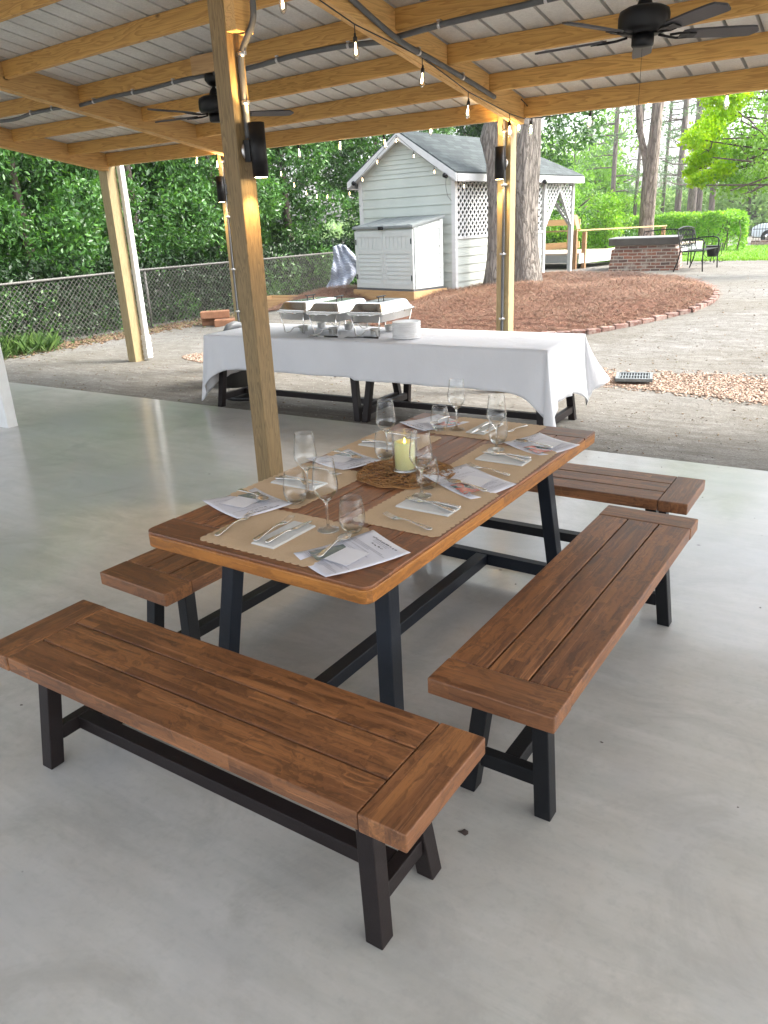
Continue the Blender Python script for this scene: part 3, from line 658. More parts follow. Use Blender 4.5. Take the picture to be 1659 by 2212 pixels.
# along the right-hand girder (lower corner): bulbs found at their places
def on_girder(x, y, X=-3.585):   # seen point -> plane X
    d = FV + RV * ((x - CX) / FPX) - UV * ((y - CY) / FPX); tt = X / d.x; return Vector((0, 0, CAMZ)) + d * tt
gb = [on_girder(x, y) for x, y in ((624, -12), (781, 92), (925, 158), (1023, 225), (1111, 268))]
gc = [(-3.463, y, roofz(y) - .228) for y in (4.2, 4.9, 5.5, 6.2, 7.0, 7.6, 8.06)]
gb = [Vector((-3.463, b.y * .985, b.z)) for b in [on_girder(x, y, -3.463) for x, y in ((624, -12), (781, 92), (925, 158), (1023, 228), (1111, 272))]]
gc = [(-3.463, 4.0, roofz(4.0) - .20)] + [tuple(b + Vector((0, 0, .10))) for b in gb] + [(-3.46, 8.1, 2.76), (-3.42, 8.14, 2.85), (-3.46, 8.0, 2.93)]
gb = [b - Vector((0, 0, .0)) for b in gb]
string('string of clear bulbs hanging along the right hand girder', gc, gb, .92)
eb = [(932, 262), (740, 300), (1048, 288), (1134, 262), (1246, 258), (1382, 238), (1571, 205), (646, 318), (475, 345), (427, 343), (1337, 218)][0:0]
ebp = [at(x, y, 8.17) for x, y in ((425, 338), (469, 346), (645, 320), (734, 304), (830, 299), (932, 268), (1120, 262), (1147, 268), (1275, 250), (1402, 216), (1571, 205))]
ec = []
for i, b in enumerate(ebp): ec.append(tuple(b + Vector((0, .0, .055))))
string('string of clear bulbs clipped under the far eave', [tuple(at(372, 345, 8.17))] + ec + [tuple(at(1659, 186, 8.17))], ebp, .95, sag=.02)
# ================================================================== BENCHES
def ngon_round(L, W, r, n=6, corners=(1, 1, 1, 1)):
    P = []
    for (sx, sy, a0), on in zip(((1, 1, 0), (-1, 1, 90), (-1, -1, 180), (1, -1, 270)), corners):
        if not on: P.append((sx * L, sy * W)); continue
        for k in range(n + 1):
            a = R(a0 + 90 * k / n); P.append((sx * (L - r) + r * math.cos(a), sy * (W - r) + r * math.sin(a)))
    return P
def leg_mesh(fx, fy, tx, ty, w, z0, z1, sx, sy):
    """square leg splaying from outer top corner (tx,ty) to outer foot corner (fx,fy)"""
    mb = MB(); q = []
    for (ox, oy, z) in ((fx, fy, z0), (tx, ty, z1)):
        for a, b in ((0, 0), (w, 0), (w, w), (0, w)):
            q.append((sx * (ox - a), sy * (oy - b), z))
    if sx * sy < 0: q = [q[i] for i in (3, 2, 1, 0, 7, 6, 5, 4)]
    mb.hexa(q); return mb
BZ0, BZ1, BL_, BW_ = .437, .493, .8785, .2106
def make_bench(legmat, label):
    t0 = empty('bench', (0, 0, 0), 0, label, 'bench', 'wooden benches round the dining table')
    jx = BL_ - .142
    ys = [-BW_, -.070, .071, BW_]
    for a, b in zip(ys, ys[1:]):
        mb = MB(); mb.b2((-jx + .002, a + .0032, BZ0), (jx - .002, b - .0032, BZ1)); mb.build('plank', M['bench_long'], t0, bevel=.003)
    for s_ in (-1, 1):
        mb = MB(); mb.b2((min(s_ * jx, s_ * BL_) + (.0015 if s_ > 0 else 0), -BW_, BZ0 - .0006), (max(s_ * jx, s_ * BL_) - (.0015 if s_ < 0 else 0), BW_, BZ1 + .0006)); mb.build('end_board', M['bench_cross'], t0, bevel=.0045)
    mb = MB(); mb.b2((-jx, -BW_ + .03, BZ0 - .004), (jx, BW_ - .03, BZ0 + .006)); mb.build('backing_board', M['bench_long'], t0)
    for sx in (-1, 1):
        for sy in (-1, 1):
            leg_mesh(.757, .165, .712, .122, .056, 0, BZ0 - .004, sx, sy).build('leg', legmat, t0, bevel=.0035)
        mb = MB(); mb.b2((sx * .712 - .02, -.097, .100), (sx * .712 + .02, .097, .156)); mb.build('crossbar', legmat, t0, bevel=.003)
    mb = MB(); mb.b2((-.691, -.028, .102), (.691, .028, .154)); mb.build('stretcher', legmat, t0, bevel=.003)
    return t0
bA = make_bench(M['leg_brown'], 'nearest wooden bench with dark brown legs, standing across the near end of the table')
bA.location = (-1.644, 1.396, 0); bA.rotation_euler.z = -.0047
def bench_copy(loc, rz, label):
    r = dup(bA, loc, rz, label)
    for c in r.children:
        if c.data and c.data.materials[0] == M['leg_brown']:
            c.data = c.data.copy(); c.data.materials[0] = M['leg']
    return r
bench_copy((-.831, 2.656, 0), 1.5583, 'wooden bench with black legs along the right side of the table')
bench_copy((-2.432, 2.678, 0), 1.5301, 'wooden bench mostly hidden beyond the left side of the table')
bench_copy((-1.575, 3.905, 0), .0078, 'wooden bench across the far end of the table, under its overhang')

# ================================================================== DINING TABLE
def make_table(label, loc, rz, legmat, H, L, W, foot, top, lw, name='dining_table', group=None, rounded=True):
    t0 = empty(name, loc, rz, label, 'table', group)
    th = .060; z0, z1 = H - th, H
    mb = MB(); mb.prism(ngon_round(L, W, .035, corners=(0, 1, 1, 0) if rounded else (0, 0, 0, 0)), z0, z1 - .012); co = mb.build('tabletop_core', M['table_edge'], t0, bevel=.004); co.data.materials.append(M['table_edge_cross'])
    for p_ in co.data.polygons:
        if abs(p_.normal.x) > .75: p_.material_index = 1
    jx = L - .148; nb = 7; bw = 2 * W / nb
    for k in range(nb):
        a, b = -W + k * bw, -W + (k + 1) * bw
        mb = MB(); mb.b2((-jx + .002, a + .003, z1 - .0118), (jx - .002, b - .003, z1)); mb.build('plank', M['table_long'], t0, bevel=.0025)
    for s_ in (-1, 1):
        xa, xb = sorted((s_ * jx, s_ * L))
        pr = ngon_round((xb - xa) / 2 - .001, W, .035, corners=((0, 1, 1, 0) if s_ < 0 and rounded else (0, 0, 0, 0)))
        mb = MB(); mb.prism([(x + (xa + xb) / 2, y) for x, y in pr], z1 - .0116, z1 + .0006); mb.build('end_board', M['table_cross'], t0, bevel=.003)
    for sx in (-1, 1):
        for sy in (-1, 1):
            leg_mesh(foot[0], foot[1], top[0], top[1], lw, 0, z0, sx, sy).build('leg', legmat, t0, bevel=.004)
        xx = sx * (foot[0] - (foot[0] - top[0]) * .14 - lw / 2); yy = foot[1] - lw - .01
        mb = MB(); mb.b2((xx - .024, -yy, .075), (xx + .024, yy, .14)); mb.build('crossbar', legmat, t0, bevel=.003)
    xx = foot[0] - (foot[0] - top[0]) * .14 - lw / 2 - .026
    mb = MB(); mb.b2((-xx, -.032, .078), (xx, .032, .137)); mb.build('stretcher', legmat, t0, bevel=.003)
    return t0
TC = Vector((-1.684, 2.699, 0)); TR = 1.5561; TH = .811; KT = .945
make_table('dark wooden dining table laid for six, with orange edges and black legs', TC, TR, M['leg_blue'], TH, 1.005, .5024, (.82, .455), (.72, .385), .064)
def T(a, b, z=0):   # place on the table top
    a *= KT; b *= KT; c, s_ = math.cos(TR), math.sin(TR); return Vector((TC.x + c * a - s_ * b, TC.y + s_ * a + c * b, TH + .0006 + z))

# placemats --------------------------------------------------------------
t = NT('kraft_paper'); v = t.tc('Object', rnd=4); c = t.ramp(t.noise(v, 6, 5), [(.3, (.54, .39, .245)), (.7, (.62, .46, .30))])
c = t.mix(t.ramp(t.noise(v, 160, 3), [(.3, (.25, .25, .25)), (.5, (0, 0, 0))]), c, (.38, .25, .14)); M['kraft'] = t.bsdf(c, .8, bump=t.noise(v, 5, 3), bstr=.25, bdist=.01)
def scallop(L, W):
    P = []; r = L / 22
    def side(x0, y0, dx, dy, n):
        for i in range(n):
            cx_, cy_ = x0 + dx * (i + .5) / n, y0 + dy * (i + .5) / n; rr = math.hypot(dx, dy) / n / 2; d = Vector((dx, dy)).normalized(); o_ = Vector((d.y, -d.x))
            for k in range(7):
                a = math.pi - math.pi * k / 6 + 0; P.append((cx_ + d.x * rr * math.cos(a) + o_.x * rr * .75 * math.sin(a), cy_ + d.y * rr * math.cos(a) + o_.y * rr * .75 * math.sin(a)))
    side(-L / 2, -W / 2, L, 0, 15); side(L / 2, -W / 2, 0, W, 11); side(L / 2, W / 2, -L, 0, 15); side(-L / 2, W / 2, 0, -W, 11)
    Q = []
    for p in P:
        if not Q or math.dist(p, Q[-1]) > 1e-5: Q.append(p)
    if math.dist(Q[0], Q[-1]) < 1e-5: Q.pop()
    return Q
mb = MB(); pl = scallop(.485, .348); n_ = len(pl)
vs = [(x, y, .0002) for x, y in pl] + [(x, y, .0012) for x, y in pl]
bmx = bmesh.new(); bv = [bmx.verts.new(v_) for v_ in vs]; bmx.faces.new(bv[n_:]); 
for i in range(n_): bmx.faces.new((bv[i], bv[(i + 1) % n_], bv[n_ + (i + 1) % n_], bv[n_ + i]))
bmesh.ops.triangulate(bmx, faces=bmx.faces[:]); me = bpy.data.meshes.new('placemat'); bmx.to_mesh(me); me.materials.append(M['kraft'])
mats = [(-.835, .005, 90, 'at the near end of the table'), (-.335, -.325, 0, 'at the right side nearest the front'), (.342, -.318, 2, 'at the right side, farther back'),
        (.86, 0, 90, 'at the far end of the table'), (-.34, .33, -1, 'at the left side nearest the front'), (.345, .33, 1, 'at the left side, farther back')]
zl = [0] * 6
for i, (a, b, r, w) in enumerate(mats):
    o = bpy.data.objects.new('placemat', me); COL.objects.link(o); o.location = T(a, b, .0003 + .0002 * i); o.rotation_euler.z = TR + R(r)
    tag(o, 'scalloped brown paper placemat ' + w, 'placemat', 'scalloped paper placemats')

# menus ------------------------------------------------------------------
M['paper'] = simple('menu_paper', (.70, .70, .76), .6, nz=.02, bump=.05)
M['paper2'] = simple('insert_paper', (.76, .76, .80), .5, nz=.03)
M['ink'] = simple('dark_ink', (.05, .05, .06), .7, bump=0); M['ink2'] = simple('grey_ink', (.36, .36, .40), .7, bump=0)
t = NT('photo_print'); v = t.tc('Object', scale=(14, 14, 14), rnd=8); vo = t.n('ShaderNodeTexVoronoi'); vo.inputs['Scale'].default_value = 2.2; t.l(v, vo.inputs['Vector'])
M['photo'] = t.bsdf(t.mix(t.noise(v, 2, 3), t.ramp(t.noise(v, 1.3, 2), [(.3, (.05, .12, .13)), (.45, (.30, .38, .32)), (.52, (.10, .20, .24)), (.6, (.55, .50, .45)), (.7, (.12, .26, .10))]), (.2, .2, .2)), .25)
t = NT('photo_print_red'); v = t.tc('Object', scale=(1, 1, 1)); 
sx = t.n('ShaderNodeSeparateXYZ'); t.l(v, sx.inputs[0]); 
M['photo_red'] = t.bsdf(t.ramp(t.noise(v, 18, 2), [(.38, (.03, .06, .08)), (.47, (.25, .33, .30)), (.52, (.62, .14, .10)), (.66, (.70, .30, .22))]), .25)
def menu(TL, TR_, BR, BL, label, red=False, flat=True, z=.004):
    c = [T(p[0], p[1]) for p in (TL, TR_, BR, BL)]; c0 = sum(c, Vector()) / 4
    P = lambda u, v_: (c[0] * (1 - u) * (1 - v_) + c[1] * u * (1 - v_) + c[2] * u * v_ + c[3] * (1 - u) * v_)
    hz = lambda u, v_: z + .0045 * (math.sin(u * 2.2 + 1) * math.cos(v_ * 3)) + .007 * abs(u - .5) ** 2 * 4 * abs(v_ - .5) ** 2 * 4
    mb = MB(); N = 12; top = [[P(i / N, j / N) + Vector((0, 0, hz(i / N, j / N))) - c0 for i in range(N + 1)] for j in range(N + 1)]
    vs = [p for r in top for p in r]; fs = [(j * (N + 1) + i, (j + 1) * (N + 1) + i, (j + 1) * (N + 1) + i + 1, j * (N + 1) + i + 1) for j in range(N) for i in range(N)]
    t0 = mb.add(vs, fs, True).build('menu', M['paper']); t0.location = c0; tag(t0, label, 'menu', 'printed menus on the table')
    sd = t0.modifiers.new('thick', 'SOLIDIFY'); sd.thickness = .0005
    def stroke(mb, u0, v0, u1, v1, hw, l=.0009):
        q = []
        for u, v_, s_ in ((u0, v0, -1), (u1, v1, -1), (u1, v1, 1), (u0, v0, 1)): q.append(P(u, v_ + s_ * hw) + Vector((0, 0, hz(u, v_) + l)) - c0)
        mb.add(q, [(0, 1, 2, 3)])
    rr = random.Random(5)
    mb = MB()   # script-like title and subtitle, too small to read
    for (v0, ua, ub, hw) in ((.085, .20, .78, .010), (.185, .36, .62, .0085)):
        u = ua
        while u < ub:
            w = rr.uniform(.018, .05)
            for k in range(3): stroke(mb, u + w * k / 3, v0 + rr.uniform(-.012, .012), u + w * (k + 1) / 3, v0 + rr.uniform(-.014, .010), hw * rr.uniform(.35, 1.1), .0009 + k * .00004)
            u += w + rr.choice([.004, .004, .028])
    mb.build('title_print', M['ink'], t0)
    mb = MB()
    for v0 in [.115, .14] + [.26 + .0215 * k for k in range(30)]:
        if rr.random() < .16: continue
        m_ = .04 if v0 > .25 else .3; u = m_; ub = 1 - m_ - rr.uniform(0, .5 if v0 > .25 else .1)
        while u < ub:
            w = rr.uniform(.02, .07); 
            for k in range(3): stroke(mb, u + w * k / 3, v0, u + w * (k + 1) / 3, v0, .0036, .0007)
            u += w + .012
    mb.build('body_print', M['ink2'], t0)
    # picture card and pale insert lying on the sheet
    def card(name, u0, v0, du, dv, rot, mat, lab, cat, l):
        ctr = P(u0, v0) + Vector((0, 0, hz(u0, v0) + l)); ex = (P(1, .5) - P(0, .5)).normalized(); ey = (P(.5, 1) - P(.5, 0)).normalized()
        cr, sr = math.cos(rot), math.sin(rot); ax = ex * cr + ey * sr; ay = -ex * sr + ey * cr
        mb = MB(); q = [ax * (i * du / 2) + ay * (j * dv / 2) for i, j in ((-1, 1), (1, 1), (1, -1), (-1, -1))]; mb.hexa([p - Vector((0, 0, .0006)) for p in q] + q)
        o = mb.build(name, mat); o.location = ctr; tag(o, lab, cat, 'cards lying on the menus'); return o
    wh = label.split('menu', 1)[1]
    card('photo_card', .27, .66, .085, .125, .12, M['photo_red'] if red else M['photo'], 'small picture card lying on the menu' + wh, 'card', .0032)
    card('paper_insert', .56, .58, .10, .115, -.35, M['paper2'], 'pale paper slip lying on the menu' + wh, 'slip', .0060)
mq = [(((-.672, -.288), (-.777, -.517), (-1.076, -.376), (-.968, -.148)), 'white printed menu at the near right corner of the table', False),
      (((-.018, -.108), (.224, -.204), (.054, -.537), (-.193, -.445)), 'white printed menu at the middle of the right side', True),
      (((.616, -.208), (.88, -.293), (.743, -.566), (.505, -.454)), 'white printed menu near the far right corner', True),
      (((-.585, .174), (-.817, .264), (-.725, .561), (-.487, .473)), 'white printed menu at the near left corner of the table', False),
      (((.09, .186), (-.109, .266), (-.037, .551), (.203, .463)), 'white printed menu at the middle of the left side', False),
      (((.646, .278), (.773, .518), (1.025, .405), (.948, .158)), 'white printed menu at the far left corner', True)]
for q, lab, red in mq: menu(*q, lab, red)

# napkins, cutlery ---------------------------------------------------------
M['napkin'] = simple('napkin', (.68, .68, .66), .9, nz=.03, bump=.4, bdist=.002)
def napkin(a, b, rot, label):
    o = empty('x') if 0 else None
    mb = MB()
    for k in range(3): mb.box((0, 0, .0015 + k * .0022), (.232 - k * .002, .104 - k * .003, .0018))
    o = mb.build('napkin', M['napkin'], bevel=.0007); o.location = T(a, b, .0018); o.rotation_euler.z = TR + rot; tag(o, label, 'napkin', 'folded napkins')
def loft(mb, secs, n=10):
    """secs: (x, z, halfwidth, halfthick)"""
    vs = []
    for x, z, w, h in secs:
        for k in range(n): a = 2 * math.pi * k / n; vs.append((x, w * math.cos(a), z + h * math.sin(a)))
    m = len(secs); fs = [(i * n + k, i * n + (k + 1) % n, (i + 1) * n + (k + 1) % n, (i + 1) * n + k) for i in range(m - 1) for k in range(n)] + [tuple(reversed(range(n))), tuple(range((m - 1) * n, m * n))]
    return mb.add(vs, fs, True)
def cutlery_meshes():
    out = {}
    hd = [(0, .004, .0035, .002), (.004, .0045, .009, .003), (.014, .005, .0115, .0033), (.028, .006, .0085, .0034), (.036, .0065, .0095, .0034), (.048, .007, .0062, .003), (.056, .0075, .0072, .0031), (.075, .009, .0046, .0026), (.10, .011, .0036, .0023), (.125, .010, .0034, .0022)]
    mb = MB(); loft(mb, hd + [(.135, .008, .006, .0016), (.142, .0065, .011, .0013), (.155, .005, .0125, .0011), (.164, .005, .0125, .0011)])
    for k in range(4):
        y = -.0103 + k * .00687; loft(mb, [(.160, .005, .0019, .0011), (.175, .006, .0018, .001), (.19, .0085, .0015, .0009), (.207, .0135, .0008, .0006)], 6); 
        for i in range(len(mb.v) - 24, len(mb.v)): v_ = mb.v[i]; mb.v[i] = (v_[0], v_[1] + y, v_[2])
    out['fork'] = mb.mesh('fork')
    mb = MB(); loft(mb, [(a, b * .6 + .003, c * .95, d * 1.5) for a, b, c, d in hd[:-1]] + [(.118, .008, .0055, .003), (.122, .007, .0085, .001)]); loft(mb, [(.12, .007, .0085, .0009), (.15, .006, .0098, .0008), (.19, .005, .0095, .0007), (.215, .004, .0075, .0006), (.232, .004, .001, .0004)]); out['knife'] = mb.mesh('knife')
    mb = MB(); loft(mb, hd[:-1] + [(.12, .012, .0035, .002), (.135, .008, .005, .0016)])
    bowl = []; n = 18
    for ring, (rr, zz) in enumerate(((1, .0085), (.82, .0045), (.55, .0022), (.2, .001), (0.02, .001))):
        for k in range(n):
            a = 2 * math.pi * k / n; bowl.append((.165 + .033 * rr * math.cos(a), .0205 * rr * math.sin(a) * (1 - .12 * math.cos(a)), zz))
    under = [(x, y * 1.04, z - .0012) for x, y, z in bowl]
    fs = [(i * n + k, (i + 1) * n + k, (i + 1) * n + (k + 1) % n, i * n + (k + 1) % n) for i in range(4) for k in range(n)]
    o_ = len(bowl); fs += [tuple(o_ + q for q in reversed(f)) for f in fs[:]]; fs += [(k, (k + 1) % n, o_ + (k + 1) % n, o_ + k) for k in range(n)]
    mb.add(bowl + under, fs, True); out['spoon'] = mb.mesh('spoon')
    for m in out.values(): m.materials.append(M['steel'])
    return out
CM = cutlery_meshes()
def cut(kind, tip, end, label, z=.0022, group=None):
    p, q = T(*end), T(*tip); o = bpy.data.objects.new(kind, CM[kind]); COL.objects.link(o); o.location = Vector((p.x, p.y, p.z + z))
    o.rotation_euler.z = math.atan2(q.y - p.y, q.x - p.x); o.scale = (min(1.12, (q - p).length / .207) if kind == 'fork' else 1.05,) * 3
    tag(o, label, kind, {'fork': 'ornate silver forks', 'knife': 'ornate silver knives', 'spoon': 'ornate silver spoons'}[kind])
seats = [('at the near end place', (-.845, .0), 0, ((-.655, .075), (-.958, .045)), ((-.676, -.02), (-.955, -.008)), ((-.716, .264), (-.98, .222)), ((-.77, -.238), (-.97, -.262))),
         ('at the front right place', (-.345, -.332), 90, ((-.305, -.19), (-.363, -.462)), ((-.317, -.225), (-.312, -.462)), ((-.501, -.215), (-.552, -.469)), ((-.045, -.25), (-.097, -.470))),
         ('at the far right place', (.375, -.322), 90, ((.437, -.17), (.362, -.445)), ((.422, -.20), (.425, -.442)), ((.218, -.217), (.162, -.454)), ((.668, -.26), (.62, -.47))),
         ('at the far end place', (.868, .02), 180, ((.70, -.03), (.965, -.035)), ((.690, .02), (.96, .03)), ((.82, -.125), (1.01, -.168)), ((.77, .30), (.985, .31))),
         ('at the front left place', (-.34, .345), -90, ((-.37, .20), (-.325, .47)), ((-.32, .205), (-.355, .47)), ((-.18, .21), (-.125, .465)), ((-.62, .27), (-.56, .50))),
         ('at the far left place', (.345, .345), -90, ((.315, .20), (.36, .47)), ((.365, .205), (.33, .47)), ((.505, .22), (.55, .465)), ((.05, .28), (.115, .49)))]
for w, nc, nr, fk, kn, f2, sp in seats:
    napkin(nc[0], nc[1], R(nr), 'white folded napkin under a fork and knife ' + w)
    cut('fork', *fk, 'silver fork lying on the napkin ' + w, .0085); cut('knife', *kn, 'silver knife lying on the napkin ' + w, .0085)
    cut('fork', *f2, 'silver fork lying alone on the placemat ' + w, .002); cut('spoon', *sp, 'silver spoon lying across the menu ' + w, .013)

# glasses ------------------------------------------------------------------
t = NT('clear_glass'); gb_ = t.n('ShaderNodeBsdfTransparent'); gb_.inputs['Color'].default_value = (.985, .99, .99, 1); gs_ = t.n('ShaderNodeBsdfGlossy'); gs_.inputs['Roughness'].default_value = .02; lw = t.n('ShaderNodeLayerWeight'); lw.inputs['Blend'].default_value = .5
gz_ = t.n('ShaderNodeBsdfGlass'); gz_.inputs['IOR'].default_value = 1.45; gz_.inputs['Roughness'].default_value = 0
fr = t.ramp(lw.outputs['Facing'], [(0, .03), (.4, .05), (.6, .16), (.78, .5), (.9, .95)]); mx = t.n('ShaderNodeMixShader'); t.l(fr, mx.inputs[0]); t.l(gb_.outputs[0], mx.inputs[1]); t.l(gs_.outputs[0], mx.inputs[2]); m2 = t.n('ShaderNodeMixShader'); m2.inputs[0].default_value = .0; t.l(mx.outputs[0], m2.inputs[1]); t.l(gz_.outputs[0], m2.inputs[2]); t.l(m2.outputs[0], t.out.inputs[0]); M['glass'] = t.m
t = NT('solid_glass'); gz_ = t.n('ShaderNodeBsdfGlass'); gz_.inputs['IOR'].default_value = 1.5; gz_.inputs['Roughness'].default_value = 0; tz_ = t.n('ShaderNodeBsdfTransparent'); mx = t.n('ShaderNodeMixShader'); mx.inputs[0].default_value = .35; t.l(gz_.outputs[0], mx.inputs[1]); t.l(tz_.outputs[0], mx.inputs[2]); t.l(mx.outputs[0], t.out.inputs[0]); M['glass2'] = t.m
def glass_mesh(name, outer, inner, zc, n=40):
    mb = MB(); mb.lathe(outer + list(reversed(inner)), n=n); m = mb.mesh(name); m.materials.append(M['glass']); m.materials.append(M['glass2'])
    zmax = max(q[1] for q in outer)
    for p in m.polygons:
        if p.center.z < zc or p.center.z > zmax - .003: p.material_index = 1
    return m
wine = glass_mesh('wine_glass', [(0, 0), (.038, 0), (.040, .0015), (.036, .004), (.018, .0075), (.007, .014), (.0042, .03), (.0038, .07), (.0042, .098), (.008, .108), (.022, .122), (.038, .142), (.0455, .158), (.0462, .168), (.0445, .19), (.040, .225), (.0362, .262), (.0357, .2628)],
                  [(0, .1135), (.008, .1155), (.021, .1262), (.0368, .1445), (.0440, .159), (.0447, .168), (.0431, .19), (.0387, .225), (.0350, .262)], .125)
tumb = glass_mesh('stemless_glass', [(0, 0), (.022, 0), (.026, .002), (.037, .016), (.0455, .036), (.0478, .054), (.0465, .078), (.0425, .104), (.0378, .127), (.0373, .1278)],
                  [(0, .0055), (.020, .0065), (.034, .018), (.0435, .037), (.0460, .054), (.0448, .078), (.0409, .104), (.0364, .127)], .022)
for (a, b), w in zip([(-.725, -.117), (-.235, -.237), (.522, -.215), (.785, .151), (-.452, .199), (.212, .232)], ['at the near end, the nearest one', 'at the right side beside the candle', 'at the far right place before the serving table', 'at the far end of the table', 'at the front left place before the big post', 'at the far left place behind the candle']):
    o = bpy.data.objects.new('wine_glass', wine); COL.objects.link(o); o.location = T(a, b, .002); tag(o, 'tall empty wine glass ' + w, 'wine glass', 'empty wine glasses')
for (a, b), w in zip([(-.695, -.21), (-.135, -.207), (.635, -.17), (.735, .229), (-.545, .191), (.150, .205)], ['at the near end beside the menu', 'at the right side beside the candle', 'at the far right place behind a wine glass', 'at the far end of the table', 'at the front left place', 'at the far left place, against the candle glass']):
    o = bpy.data.objects.new('stemless_glass', tumb); COL.objects.link(o); o.location = T(a, b, .002); tag(o, 'rounded stemless glass ' + w, 'tumbler', 'empty stemless glasses')

# woven trivet with a candle ----------------------------------------------
t0 = T(-.005, -.012, .0008); mb = MB(); rr = random.Random(11)
for k in range(190):
    a0 = rr.uniform(0, 6.283); r0 = .205 * math.sqrt(rr.uniform(.02, 1)); p = Vector((r0 * math.cos(a0), r0 * math.sin(a0), 0)); an = rr.uniform(0, 6.283); cv = rr.uniform(-22, 22); pts_ = []
    z = rr.uniform(.004, .012)
    for i in range(9):
        if p.length > .212: break
        pts_.append((p.x, p.y, z + .0035 * math.sin(i * 1.7 + k))); p = p + Vector((math.cos(an), math.sin(an), 0)) * .014; an += cv * .014 + rr.uniform(-.2, .2)
    if len(pts_) > 2: mb.tube(pts_, rr.uniform(.0017, .0026), 5)
for rad in (.205, .196, .211): mb.tube([((rad + .004 * math.sin(5 * a)) * math.cos(a), (rad + .004 * math.sin(5 * a)) * math.sin(a), .006 + .003 * math.sin(9 * a)) for a in [i * math.pi / 32 for i in range(65)]], .0024, 5)
M['twig_rope'] = simple('woven_twig', (.30, .145, .045), .6, nz=.35, scale=30)
o = mb.build('woven_trivet', M['twig_rope']); o.location = t0; tag(o, 'round trivet of woven brown twigs under the candle', 'trivet')
mb = MB(); mb.lathe([(0, 0), (.052, 0), (.054, .002), (.054, .168), (.0535, .1695), (.0515, .1695), (.0510, .168), (.0510, .008), (0, .007)], n=40); o = mb.build('candle_glass', M['glass']); o.location = t0 + Vector((0, 0, .0185)); tag(o, 'clear glass cylinder round the yellow candle', 'candle holder')
t = NT('wax'); v = t.tc('Object'); M['wax'] = t.bsdf(t.ramp(t.noise(v, 9, 3), [(.3, (.74, .70, .30)), (.7, (.80, .77, .42))]), .45, Subsurface_Weight=.25, Subsurface_Scale=.02)
mb = MB(); mb.lathe([(0, 0), (.043, 0), (.044, .002), (.044, .108)] + [(.042, .118), (.036, .119), (.028, .108), (0, .104)], n=36); o = mb.build('candle', M['wax']); o.location = t0 + Vector((0, 0, .0275)); tag(o, 'fat pale yellow candle with a small flame, inside a glass', 'candle')
mb = MB(); mb.lathe([(0, .106), (.004, .110), (.0055, .117), (.003, .128), (0, .136)], n=10); mb.build('flame', emis('flame_glow', (1, .72, .10), 2.6), o)

# ================================================================== SERVING TABLES
SR = R(1.4)
def tb2(label, cx_, cy_):
    return make_table(label, (cx_, cy_, -.06), SR, M['leg_brown'], .815, .985, .50, (.975, .455), (.885, .385), .066, name='serving_table', group='two tables pushed end to end under one cloth', rounded=False)
SC = Vector((-4.42, 6.72, .756))
dxs = .9865
tb2('left of the two serving tables under the white cloth', SC.x - dxs * math.cos(SR), SC.y - dxs * math.sin(SR))
tb2('right of the two serving tables under the white cloth', SC.x + dxs * math.cos(SR), SC.y + dxs * math.sin(SR))
